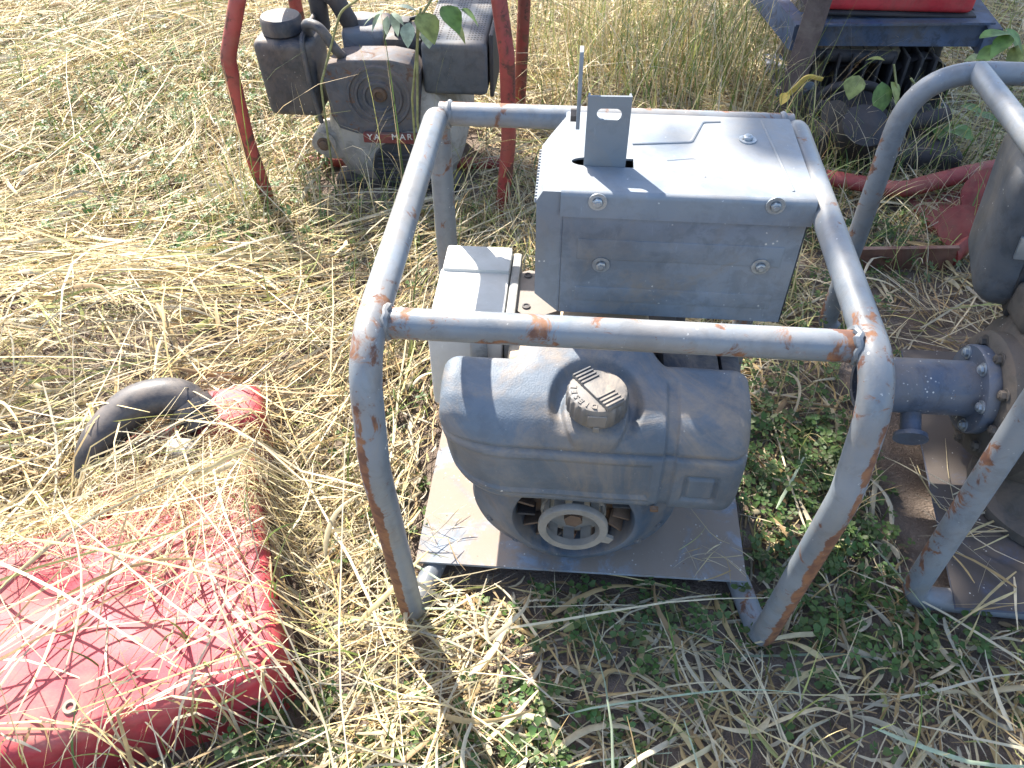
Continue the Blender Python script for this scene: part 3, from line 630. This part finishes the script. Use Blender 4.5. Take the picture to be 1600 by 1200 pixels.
# ------------------------------------------------------------------ red tank under straw, front left
rt = thing('red_fuel_tank', 'dented red metal tank with a brass-ringed plug, strewn with straw', 'tank', (RT[0], RT[1], 0))
def make_red():
    nx, ny = 70, 56; M = Matrix.Translation((RT[0], RT[1], 0))@Matrix.Rotation(RT[2], 4, 'Z'); hx, hy = RT[3]+.005, RT[4]+.005
    bm = bmesh.new(); bmesh.ops.create_cube(bm, size=1)
    for q in bm.verts: q.co = Vector((q.co.x*2*hx, q.co.y*2*hy, .058+q.co.z*.136))
    ve = [e for e in bm.edges if abs(e.verts[0].co.z-e.verts[1].co.z) > .05]
    bmesh.ops.bevel(bm, geom=ve, offset=.055, segments=8, profile=.5, affect='EDGES')
    te = [e for e in bm.edges if min(e.verts[0].co.z, e.verts[1].co.z) > .12]
    bmesh.ops.bevel(bm, geom=te, offset=.02, segments=5, profile=.5, affect='EDGES')
    tf = [f for f in bm.faces if len(f.verts) > 8 and f.calc_center_median().z > .1]
    bmesh.ops.delete(bm, geom=tf, context='FACES_ONLY')
    # refilled top as a fine dented grid
    lp = [v for v in bm.verts if any(e.is_boundary for e in v.link_edges) and v.co.z > .1]
    mb = MB().bm(bm, M)
    hx2, hy2 = hx-.02, hy-.02; gv = []; 
    for j in range(ny):
        for i in range(nx):
            u_, v_ = -1+2*i/(nx-1), -1+2*j/(ny-1); lx, ly = u_*hx2, v_*hy2
            # pull the grid corners onto the rounded outline
            r = .035; ax, ay = max(abs(lx)-(hx2-r), 0), max(abs(ly)-(hy2-r), 0)
            if ax > 0 and ay > 0:
                k = r/max(math.hypot(ax, ay), r); k2 = max(ax, ay)/math.hypot(ax, ay); lx = math.copysign(hx2-r+ax*k2, lx); ly = math.copysign(hy2-r+ay*k2, ly)
            edge = (1-u_**6)*(1-v_**6)
            dz = edge*(.005*math.sin(lx*17+.6)*math.cos(ly*15)-.018*math.exp(-((lx-.07)**2+(ly+.0)**2)/.0022)-.012*math.exp(-((lx+.08)**2+(ly-.05)**2)/.0016)+.006*math.exp(-((lx-.0)**2+(ly+.09)**2)/.004))
            gv.append(M@Vector((lx, ly, .126+dz+.004*edge)))
    mb.add(gv, [(j*nx+i, j*nx+i+1, (j+1)*nx+i+1, (j+1)*nx+i) for j in range(ny-1) for i in range(nx-1)])
    return mb, M
mb, MR = make_red(); body = part('tank_body', mb, REDT, rt, smooth=50)
part('seam_flange', MB().box((-RT[3]-.016, -RT[4]-.016, .030), (RT[3]+.016, RT[4]+.016, .036), .0028, 1, MR) if False else MB().tube([MR@Vector((RT[3]*1.0*q[0]+.008*np.sign(q[0]), RT[4]*1.0*q[1]+.008*np.sign(q[1]), .04)) for q in ((1, .66), (1.0, -.62))], .006, 8), DUSTP, rt)
part('side_dust_panel', MB().prism([MR@Vector(q) for q in ((.2315, -.06, .05), (.2315, .11, .05), (.2315, .10, .085), (.2315, -.05, .085))], MR.to_3x3()@Vector((.0015, 0, 0))), DUSTP, body)
pp_ = U(112, 1105, 2, .127)
part('plug', MB().lathe([(0, .004), (.004, .004), (.005, .009), (.009, .009), (.011, .004), (.013, 0)], (pp_[0], pp_[1], .124), (0, -.15, 1), 20), worn('brass_ring', (.25, .21, .17), .2, rough=.5, metal=.4), rt)
rc = thing('red_engine_cover', 'buried red sheet-metal cover showing through matted straw, behind the red tank', 'cover', (RC[0], RC[1], 0))
MC = Matrix.Translation((RC[0], RC[1], 0))@Matrix.Rotation(RC[2], 4, 'Z')
part('cover_panel', MB().box((-RC[3], -RC[4], -.005), (RC[3], RC[4], .105), .025, 4, MC), REDT, rc)
part('raised_end', MB().box((.03, .02, .0), (.145, .13, .135), .03, 4, MC), REDT, rc)
du = thing('black_plastic_duct', 'black curved plastic duct half buried in bright straw', 'duct', (-.74, .22, 0))
path = crom([(-.84, .12, .06), (-.832, .135, .09), (-.81, .17, .14), (-.765, .228, .168), (-.70, .255, .16), (-.662, .228, .12), (-.65, .2, .09)])
part('bent_pipe', MB().tube(path, [.028+.006*math.sin(i/len(path)*3.1) for i in range(len(path))], 22), worn('duct_black', (.018, .021, .03), .3, rough=.45, dust=(.24, .19, .15), dust_amt=.45), du)
part('collar', MB().tube([path[-7], path[-5]], .0365, 22), BLACKP, du)
part('grey_fitting', MB().box((-.70, .15, .10), (-.655, .19, .14), .012, 3), RINGM, du)

# ------------------------------------------------------------------ straw, litter, grass, clover (uncountable)
PAL = np.array([(.61, .49, .25), (.57, .47, .29), (.50, .44, .32), (.44, .31, .14), (.62, .53, .36), (.36, .24, .12), (.42, .43, .15)])
def pal(n, wts):
    wts = np.array(wts, float); i = RNG.choice(len(PAL), n, p=wts/wts.sum()); return PAL[i]*RNG.uniform(.75, 1.15, (n, 1))
def inside_machine(x, y, m=0.):
    a = (x > -.278-m) & (x < .256+m) & (y > .056-m) & (y < .47+m)
    b = (x > .53-m) & (x < 1.14+m) & (y > .035-m) & (y < .62)
    c = (x > -.70) & (x < -.33) & (y > 1.13) & (y < 1.5)
    return a | b | c
def field(n, y0=-.75, y1=3.3):
    """ground points spread over the seen wedge and a margin round it"""
    out = np.zeros((0, 2))
    while len(out) < n:
        y = RNG.uniform(y0, y1, n); hw = .95+.62*np.clip(y+.6, 0, 9); x = -.12*np.clip(y, 0, 9)-.1+RNG.uniform(-1, 1, n)*hw*1.15
        k = RNG.random(n) < (hw/3.3); out = np.concatenate([out, np.stack([x, y], 1)[k]])
    return out[:n]
def lying(n, pos, yaw, L, W, z0, lift, arch, bendy, col, K=5, tape=.75, rollamp=.7, keep=None, vfold=0., bare=True, over=0.):
    t = np.linspace(0, 1, K+1)[None]; d = np.stack([np.cos(yaw), np.sin(yaw)], -1); pd = np.stack([-d[:, 1], d[:, 0]], -1)
    s = (t-.5)*L[:, None]; lat = bendy[:, None]*L[:, None]*((t-.5)**2*4-.33)+.005*L[:, None]*np.sin(t*9+yaw[:, None]*7)+np.where(RNG.random(n) < .3, RNG.normal(0, .35, n), 0.)[:, None]*L[:, None]*np.maximum(0, t-RNG.uniform(.3, .8, n)[:, None])
    cx = pos[:, 0:1]+d[:, 0:1]*s+pd[:, 0:1]*lat; cy = pos[:, 1:2]+d[:, 1:2]*s+pd[:, 1:2]*lat
    z = gs(cx, cy)+z0[:, None]+lift[:, None]*L[:, None]*t+arch[:, None]*L[:, None]*(1-(2*t-1)**2)
    k = ~inside_machine(cx, cy).any(1) | (over > 0)
    ont = rotrect(cx, cy, RT[0], RT[1], RT[2], RT[3]-.01, RT[4]-.03, .001).mean(1)
    if bare: k &= (ont < .12) | (RNG.random(n) < .05)
    if keep is not None: k &= keep
    cx, cy, z = cx[k], cy[k], z[k]; L, W, yaw, pd, col = L[k], W[k], yaw[k], pd[k], col[k]; m = len(L)
    roll = RNG.normal(0, rollamp, m)[:, None]+RNG.normal(0, .6, m)[:, None]*(t-.5)
    w = W[:, None]*.5*(1-tape*t**2)*np.minimum(1, .45+t*4)
    ox, oy, oz = pd[:, 0:1]*np.cos(roll)*w, pd[:, 1:2]*np.cos(roll)*w, np.sin(roll)*w
    z = np.maximum(z, gh(cx, cy)+.002)+over
    a = np.stack([cx-ox, cy-oy, z-oz], -1); b = np.stack([cx+ox, cy+oy, z+oz], -1)
    if vfold:
        mid = np.stack([cx, cy, z+w*vfold], -1); V = np.stack([a, mid, b], 2).reshape(m, -1, 3); q = 3
    else: V = np.stack([a, b], 2).reshape(m, -1, 3); q = 2
    base = (np.arange(m)*(K+1)*q)[:, None, None]; st = np.arange(K)[None, :, None]*q
    F = [np.concatenate([base+st+j, base+st+j+1, base+st+j+1+q, base+st+j+q], -1) for j in range(q-1)]
    F = np.concatenate(F, 1).reshape(-1, 4)
    return V.reshape(-1, 3), F, np.repeat(col, (K+1)*q, 0)
def upright(n, pos, yaw, L, W, th0, dth, col, K=6, zb=None):
    t = np.linspace(0, 1, K+1)[None]; th = th0[:, None]+dth[:, None]*t**1.3
    st = L[:, None]/K; hor = np.cumsum(np.sin(th)*st, 1)-np.sin(th)*st; ver = np.cumsum(np.cos(th)*st, 1)-np.cos(th)*st
    cx = pos[:, 0:1]+np.cos(yaw)[:, None]*hor; cy = pos[:, 1:2]+np.sin(yaw)[:, None]*hor
    z = np.maximum(gs(pos[:, 0], pos[:, 1])[:, None]-.006+ver, gh(cx, cy)+.002)
    w = W[:, None]*.5*(1-.88*t**1.6); tw = RNG.uniform(0, 3.1, n)[:, None]+t*RNG.uniform(-1, 1, n)[:, None]
    ox, oy = -np.sin(yaw)[:, None]*np.cos(tw)*w, np.cos(yaw)[:, None]*np.cos(tw)*w; oz = np.sin(tw)*w*.6
    k = ~inside_machine(cx, cy).any(1)
    V = np.stack([np.stack([cx-ox, cy-oy, z-oz], -1), np.stack([cx+ox, cy+oy, z+oz], -1)], 2)[k]; m = len(V)
    base = (np.arange(m)*(K+1)*2)[:, None, None]; s2 = np.arange(K)[None, :, None]*2
    F = np.concatenate([base+s2, base+s2+1, base+s2+3, base+s2+2], -1).reshape(-1, 4)
    return V.reshape(-1, 3), F, np.repeat(col[k], (K+1)*2, 0)
def join(parts):
    V = []; Fs = []; Cs = []; b = 0
    for v, f, c in parts: V.append(v); Fs.append(f+b); Cs.append(c); b += len(v)
    return np.concatenate(V), np.concatenate(Fs), np.concatenate(Cs)
def dens(x, y):
    """how thickly straw lies: heavy on the left and at the back, thin on the right"""
    nz = np.sin(7.3*x+2.1*np.sin(5.1*y+1))*np.sin(6.7*y+1.7*np.sin(4.3*x))+.6*np.sin(15*x+3*np.sin(9*y))*np.sin(13*y+2)
    d = (1-.6*sstep(-.15, .45, x-.12*y)*sstep(1.5, .9, y))*(.42+.58*sstep(-.75, .35, nz))
    d *= 1-.3*sstep(-.2, .1, x)*sstep(.1, -.05, y)
    d *= 1-.93*rotrect(x, y, RT[0]+.02, RT[1]-.03, RT[2], RT[3]+.06, RT[4]+.02, .03)
    d *= 1-.55*rotrect(x, y, *RC, .03); return d
def straw_batch(n, Lr, Wr, zr, wts, lift, arch, bend, K=5, vfold=0., thin=True, dirw=.55, taper=.75, roll=.7, fcut=0., box=None):
    p = field(n) if box is None else np.stack([RNG.uniform(box[0], box[1], n), RNG.uniform(box[2], box[3], n)], 1); L = RNG.uniform(*Lr, n)*RNG.uniform(.6, 1, n); Wd = RNG.uniform(*Wr, n)
    yaw = np.where(RNG.random(n) < dirw*sstep(.2, -.4, p[:, 0]), RNG.normal(.75, .4, n)+.9*np.sin(2.6*p[:, 0]+1.5)*np.sin(2.9*p[:, 1]), RNG.uniform(0, 6.28, n))
    front = sstep(-.3, -.12, p[:, 0])*sstep(.5, .3, p[:, 1])
    keep = RNG.random(n) < dens(p[:, 0], p[:, 1])*(1-fcut*front) if thin else None
    z0 = RNG.uniform(0, 1, n)**1.4*zr*(.45+.8*sstep(.1, -.5, p[:, 0]))
    return lying(n, p, yaw, L, Wd, z0, RNG.normal(0, lift, n), np.abs(RNG.normal(0, arch, n)), RNG.normal(0, bend, n), pal(n, wts), K, taper, roll, keep, vfold)
litter = join([straw_batch(42000, (.02, .10), (.002, .006), .012, (1, 3, 5, 5, 1, 6, 1), .03, .03, .12, 3, thin=False, roll=.4)])
o = strip_mesh('straw_litter', *litter, STRAW); tag(o, 'short broken straw litter matted on the soil', 'straw litter', 'stuff')
main = join([straw_batch(62000, (.08, .38), (.0013, .004), .05, (6, 6, 4, 5, 4, 3, 3), .06, .025, .045, 5, fcut=.62),
             straw_batch(7000, (.25, .65), (.0025, .005), .065, (6, 4, 2, 2, 6, 0, 2), .07, .02, .03, 6, fcut=.5),
             straw_batch(1900, (.03, .11), (.003, .010), .014, (2, 6, 7, 4, 3, 4, 1), .10, .08, .16, 5, vfold=.4, thin=False, box=(-.3, 1.1, -.5, .5), roll=1.),
             straw_batch(620, (.08, .2), (.005, .011), .03, (2, 6, 7, 3, 4, 2, 2), .16, .10, .14, 7, vfold=.5, thin=False, box=(-.35, 1.1, -.5, .6), roll=1.),
             straw_batch(8500, (.06, .22), (.005, .012), .05, (4, 7, 6, 4, 4, 3, 1), .12, .07, .12, 7, vfold=.5, roll=.9)])
n = 75; p = np.stack([RNG.uniform(-.3, 1.0, n), RNG.uniform(-.45, .55, n)], 1)      # long grey-green blades
gb = lying(n, p, RNG.uniform(0, 6.28, n), RNG.uniform(.15, .42, n), RNG.uniform(.003, .0075, n), RNG.uniform(.008, .04, n), RNG.normal(0, .08, n), RNG.uniform(0, .05, n), RNG.normal(0, .05, n), np.array([[.30, .36, .25]])*RNG.uniform(.7, 1.25, (n, 1)), 7, vfold=.4)
n = 46; p = np.stack([RNG.uniform(.56, .76, n), RNG.uniform(.02, .3, n)], 1)      # blown onto the two base plates
g2 = lying(n, p, RNG.uniform(0, 6.28, n), RNG.uniform(.05, .2, n), RNG.uniform(.0015, .005, n), RNG.uniform(.0, .008, n), RNG.normal(0, .03, n), RNG.uniform(0, .03, n), RNG.normal(0, .05, n), pal(n, (5, 5, 4, 3, 4, 1, 1)), 5, over=.046)
n = 34; p = np.stack([np.where(RNG.random(n) < .5, RNG.uniform(-.27, -.2, n), RNG.uniform(.16, .25, n)), RNG.uniform(.045, .13, n)], 1)
g3 = lying(n, p, RNG.uniform(0, 6.28, n), RNG.uniform(.03, .09, n), RNG.uniform(.001, .003, n), RNG.uniform(.0, .005, n), RNG.normal(0, .02, n), RNG.uniform(0, .03, n), RNG.normal(0, .05, n), pal(n, (5, 5, 4, 3, 4, 1, 1)), 5, over=.047)
main = join([main, gb, g2, g3])
o = strip_mesh('dry_grass', *main, STRAW); tag(o, 'pale dry grass stalks and curled leaves lying everywhere', 'dry grass', 'stuff')
# fine seed-head straw over the red tank and cover
n = 2300; p = np.stack([RNG.normal(-.66, .2, n), RNG.normal(.11, .085, n)], 1)
fine = [lying(n, p, RNG.uniform(0, 6.28, n), RNG.uniform(.04, .16, n), RNG.uniform(.0006, .0014, n), RNG.uniform(.0, .03, n), RNG.normal(0, .12, n), RNG.uniform(0, .05, n), RNG.normal(0, .1, n), pal(n, (6, 4, 1, 1, 6, 0, 1)), 3, bare=False)]
n = 190; p = np.stack([RNG.normal(-.66, .24, n), RNG.normal(-.05, .24, n)], 1)
fine.append(lying(n, p, RNG.normal(.8, .9, n), RNG.uniform(.15, .55, n), RNG.uniform(.002, .0052, n), RNG.uniform(.005, .06, n), RNG.normal(0, .12, n), RNG.uniform(0, .06, n), RNG.normal(0, .07, n), pal(n, (5, 3, 1, 1, 8, 0, 1)), 6, vfold=.3, bare=False))
o = strip_mesh('fine_straw', *join(fine), STRAW); tag(o, 'fine bleached seed-head straw scattered over the red tank', 'straw', 'stuff')
# standing grass: clumps given by what the photograph shows
GRN = np.array([(.10, .17, .035), (.17, .23, .05), (.26, .28, .08), (.08, .14, .04)])
def clump(cx, cy, sx, sy, n, L, green, W=(.002, .006)):
    p = np.stack([RNG.normal(cx, sx, n), RNG.normal(cy, sy, n)], 1); isg = RNG.random(n) < green
    col = np.where(isg[:, None], GRN[RNG.integers(0, 4, n)]*RNG.uniform(.8, 1.3, (n, 1)), pal(n, (5, 4, 3, 4, 3, 1, 3)))
    return upright(n, p, RNG.uniform(0, 6.28, n), RNG.uniform(L[0], L[1], n), RNG.uniform(*W, n), np.abs(RNG.normal(.15, .2, n)), RNG.uniform(.2, 1.6, n), col)
stand = [clump(-.88, 1.02, .05, .06, 46, (.25, .55), .15, (.002, .004)), clump(-.43, 1.09, .05, .03, 34, (.25, .55), .25, (.002, .0045)), clump(-.66, 1.1, .08, .03, 40, (.15, .4), .3, (.002, .0045)), clump(.55, 1.45, .08, .06, 50, (.15, .45), .3, (.002, .0045))]
for q in ((-.05, 2.1, .25, .3, 620, (.12, .42), .25), (.2, 2.0, .16, .25, 700, (.15, .42), .5), (.42, 1.9, .1, .2, 420, (.15, .42), .45), (-.4, 1.9, .3, .25, 420, (.1, .36), .3),
          (-.55, 1.0, .2, .07, 150, (.05, .15), .35), (-.3, 1.0, .15, .12, 160, (.08, .24), .3), (-.78, 1.05, .1, .12, 150, (.08, .26), .35), (-1.2, 1.5, .4, .5, 700, (.06, .2), .45), (-1.7, 2.1, .5, .4, 500, (.06, .2), .35),
          (-.05, .85, .3, .2, 500, (.06, .24), .3), (.6, 1.3, .15, .12, 150, (.1, .3), .5), (.78, 1.36, .16, .04, 150, (.08, .28), .4), (1.0, 1.5, .12, .1, 110, (.1, .3), .5), (.8, 1.1, .13, .08, 90, (.08, .22), .5), (.35, .8, .15, .15, 160, (.05, .18), .4), (1.2, 2.2, .3, .3, 420, (.1, .4), .5), (.95, 1.0, .15, .12, 110, (.08, .25), .5),
          (-.4, .35, .06, .25, 230, (.05, .18), .4), (-.5, -.05, .05, .12, 60, (.05, .14), .5), (-.3, -.32, .2, .06, 120, (.04, .12), .6), (.35, -.2, .25, .15, 90, (.05, .16), .3), (.45, .2, .06, .2, 60, (.05, .16), .4)):
    stand.append(clump(*q))
o = strip_mesh('standing_grass', *join(stand), STRAW); tag(o, 'standing tufts of half-green grass', 'grass', 'stuff')
# clover
def clover_field():
    pats = [(.42, .26, .06, .14, 900), (.36, .12, .08, .1, 260), (.33, .42, .08, .1, 360), (.42, .78, .1, .09, 380), (.72, 1.03, .1, .07, 330), (.6, 1.1, .08, .06, 200), (-.2, -.26, .12, .05, 520), (-.05, -.2, .1, .05, 260), (.0, -.05, .1, .05, 150), (.12, .0, .1, .03, 150),
            (.5, -.02, .08, .04, 160), (-.42, -.24, .05, .06, 200), (.5, .0, .2, .12, 200), (-.75, 1.3, .35, .4, 900), (-1.25, 1.5, .3, .35, 1500), (-.9, .85, .12, .12, 260), (-1.7, 1.9, .4, .4, 900), (-.2, 1.0, .25, .2, 300), (.3, -.2, .25, .12, 90), (-.34, .3, .05, .2, 160), (.29, .3, .02, .15, 150), (-.3, .75, .2, .2, 250)]
    P = np.concatenate([np.stack([RNG.normal(a, c, n), RNG.normal(b, d, n)], 1) for a, b, c, d, n in pats]); P = P[RNG.random(len(P)) < .42]; P = P[~inside_machine(P[:, 0], P[:, 1], -.01)]
    n = len(P); z = gh(P[:, 0], P[:, 1])+RNG.uniform(.006, .04, n)+.055*sstep(-.3, -.55, P[:, 0]); s = RNG.uniform(.0045, .0095, n); yaw = RNG.uniform(0, 6.28, n)
    col = np.array([[.045, .105, .026]])*RNG.uniform(.7, 1.5, (n, 1))*np.array([[1, 1, 1]])+np.array([[.03, .02, 0]])*RNG.random((n, 1))
    out = []; tilt = RNG.normal(0, .35, (n, 2))
    for k in range(3):
        a = yaw+k*2.094; ex = np.stack([np.cos(a), np.sin(a)], -1); ey = np.stack([-np.sin(a), np.cos(a)], -1); vs_ = []
        for (u_, v_, h) in ((.08, 0, 0), (.7, .62, .12), (1.35, .55, .1), (1.3, 0, -.12), (1.35, -.55, .1), (.7, -.62, .12)):
            xy = ex*(u_*s)[:, None]+ey*(v_*s)[:, None]; vs_.append(np.concatenate([P+xy, (z+h*s+(xy*tilt).sum(1))[:, None]], 1))
        V = np.stack(vs_, 1); b = (np.arange(n)*6)[:, None]
        F = np.concatenate([np.stack([b[:, 0], b[:, 0]+1, b[:, 0]+2, b[:, 0]+3], -1), np.stack([b[:, 0], b[:, 0]+3, b[:, 0]+4, b[:, 0]+5], -1)])
        out.append((V.reshape(-1, 3), F, np.repeat(col, 6, 0)))
    # stems
    q = np.concatenate([P, z[:, None]], 1); g0 = np.concatenate([P+RNG.normal(0, .006, P.shape), (gh(P[:, 0], P[:, 1])-.003)[:, None]], 1); e = np.array([.0005, .0003, 0])
    V = np.stack([q-e, q+e, g0+e, g0-e], 1).reshape(-1, 3); out.append((V, np.arange(n*4).reshape(-1, 4), np.repeat(col, 4, 0)))
    o = strip_mesh('clover', *join(out), LEAF); tag(o, 'small green clover patches growing through the straw', 'clover', 'stuff')
clover_field()

# ------------------------------------------------------------------ leafy weeds, yellow leaf
def leaf_mb(p, dirv, L, Wd, fold=.25, curl=.3):
    d = Vector(dirv).normalized(); s_ = d.cross(Vector((0, 0, 1))); s_ = s_.normalized() if s_.length > .1 else Vector((1, 0, 0)); n_ = s_.cross(d); p = Vector(p); mb = MB(); vv = []; ff = []
    ts = (0, .12, .3, .5, .7, .87, 1); ws = (.04, .55, .95, 1, .72, .36, .02)
    for t, w_ in zip(ts, ws):
        c = p+d*L*t-n_*L*curl*t*t
        vv += [c-s_*Wd*w_/2+n_*Wd*fold*w_*.5, c, c+s_*Wd*w_/2+n_*Wd*fold*w_*.5]
    for i in range(6):
        for j in (0, 1): ff.append((i*3+j, i*3+j+1, i*3+j+4, i*3+j+3))
    return mb.add(vv, ff)
def plain(name, c, tr=.3):
    N = NT(name); tc = N.n('ShaderNodeTexCoord').outputs['Object']; cc_ = N.mix(N.ramp(N.noise(tc, 45, 6), .35, .65), sc(c, .7), sc(c, 1.25))
    p = N.n('ShaderNodeBsdfPrincipled'); N.put(p.inputs['Base Color'], cc_); p.inputs['Roughness'].default_value = .55
    t = N.n('ShaderNodeBsdfTranslucent'); N.put(t.inputs[0], cc_); m = N.n('ShaderNodeMixShader'); m.inputs[0].default_value = tr
    N.l(p.outputs[0], m.inputs[1]); N.l(t.outputs[0], m.inputs[2]); N.l(m.outputs[0], N.out.inputs[0]); return N.m
LG = plain('weed_leaf_green', (.12, .2, .05)); LP = plain('weed_leaf_pale', (.27, .33, .25)); LY = plain('weed_leaf_yellowing', (.25, .28, .09)); STEM = plain('weed_stem', (.22, .22, .09), .1)
def weed(label, foot, stems, leaves, mats, group=None):
    t = thing('leafy_weed', label, 'weed', (foot[0], foot[1], 0)); 
    for s_ in stems: part('stem', MB().tube(fillet(s_, .05, 5), .0028, 7), STEM, t)
    for i, (p, d, L, W_) in enumerate(leaves): part('leaf', leaf_mb(p, d, L, W_), mats[i % len(mats)], t)
yw = 1.12
A = [U(q[0], q[1], 1, yw) for q in ((655, 20), (690, 10), (640, 35), (700, 30), (720, 15), (668, 40))]
weed('broad-leaved weed hanging over the perforated black cover', (-.42, 1.1), [[(-.42, 1.1, -.01), (-.425, 1.1, .25), (-.41, 1.12, .47), (-.36, 1.13, .54)], [(-.44, 1.1, -.01), (-.435, 1.11, .3), (-.40, 1.12, .5)]],
     [(A[0], (.3, -.3, -.25), .07, .06), (A[1], (.6, -.4, -.4), .065, .06), (A[2], (-.1, -.4, -.5), .05, .035), (A[3], (.8, -.2, -.6), .06, .035), (A[4], (.9, .1, -.5), .05, .04), (A[5], (.1, -.5, -.8), .045, .035)], [LY, LG, LP])
B = [U(q[0], q[1], 1, 1.2) for q in ((600, 15), (612, 20), (596, 20), (620, 10), (606, 25))]
weed('pale silvery drooping weed between the fuel cap and the rusty cover', (-.67, 1.15), [[(-.67, 1.15, -.01), (-.665, 1.17, .3), (-.60, 1.2, .46), (-.55, 1.2, .49)]],
     [(B[0], (-.7, -.4, -.6), .055, .025), (B[1], (.3, -.5, -.5), .05, .022), (B[2], (-.9, 0, -.3), .055, .022), (B[3], (.8, -.1, .1), .045, .02), (B[4], (-.2, -.5, -.8), .04, .02), (B[1], (.7, -.5, -.2), .04, .018)], [LP])
C_ = [U(q[0], q[1], 1, 1.45) for q in ((1342, 118), (1378, 128), (1392, 128), (1352, 95))]
weed('trailing vine with a few yellow-green leaves under the blue channel', (.86, 1.46), [[(.86, 1.46, -.01), (.82, 1.47, .12), (.77, 1.45, .22), (.75, 1.46, .27)], [(.86, 1.46, -.01), (.84, 1.45, .2), (.80, 1.45, .24)]],
     [(C_[0], (-.3, -.5, -.6), .06, .055), (C_[1], (.1, -.5, -.7), .085, .055), (C_[2], (.5, -.4, -.6), .06, .045), (C_[3], (.3, -.3, .3), .05, .03)], [LY, LG, LY])
D_ = [U(q[0], q[1], 1, 1.35) for q in ((1560, 70), (1580, 55), (1545, 95), (1590, 90), (1570, 45), (1600, 70), (1530, 60))]
weed('fresh green weed with pointed leaves above the bend of the pump frame', (1.12, 1.36), [[(1.12, 1.36, -.01), (1.07, 1.36, .15), (1.04, 1.35, .32)], [(1.12, 1.36, -.01), (1.12, 1.35, .2), (1.10, 1.35, .34)]],
     [(q, (random.uniform(-.8, .8), random.uniform(-.7, .1), random.uniform(-.5, .2)), .07, .042) for q in D_], [LG, LG, LY])
E_ = [U(q[0], q[1], 2, .09) for q in ((1470, 185), (1455, 200), (1480, 205), (1500, 165), (1440, 185), (1490, 195), (1520, 180))]
weed('low green weed growing beneath the arch of the pump frame', (1.0, 1.55), [[(1.0, 1.55, -.01), (.98, 1.55, .05), (.96, 1.55, .1)]], [(q, (random.uniform(-.8, .8), -.5, random.uniform(-.2, .3)), .07, .045) for q in E_], [LG])
yp = [U(q[0], q[1], 1, 1.5) for q in ((1232, 148), (1262, 118), (1285, 124))]
yl = thing('dead_leaf', 'yellow dried leaf caught on a stalk beside the rusty upright', 'leaf', tuple(yp[0]))
part('blade', MB().tube(fillet([Vector(q) for q in yp], .02, 5), .0085, 6, flat=(1, .4, .7)), YEL, yl)
part('tip', leaf_mb(Vector(yp[0])+Vector((0, 0, .004)), (-.5, -.3, -.5), .035, .035), YEL, yl)
part('stalk', MB().tube([Vector(yp[0]), Vector((yp[0][0]+.05, 1.48, .1)), Vector((yp[0][0]+.08, 1.47, -.005))], .0018, 6), STEM, yl)
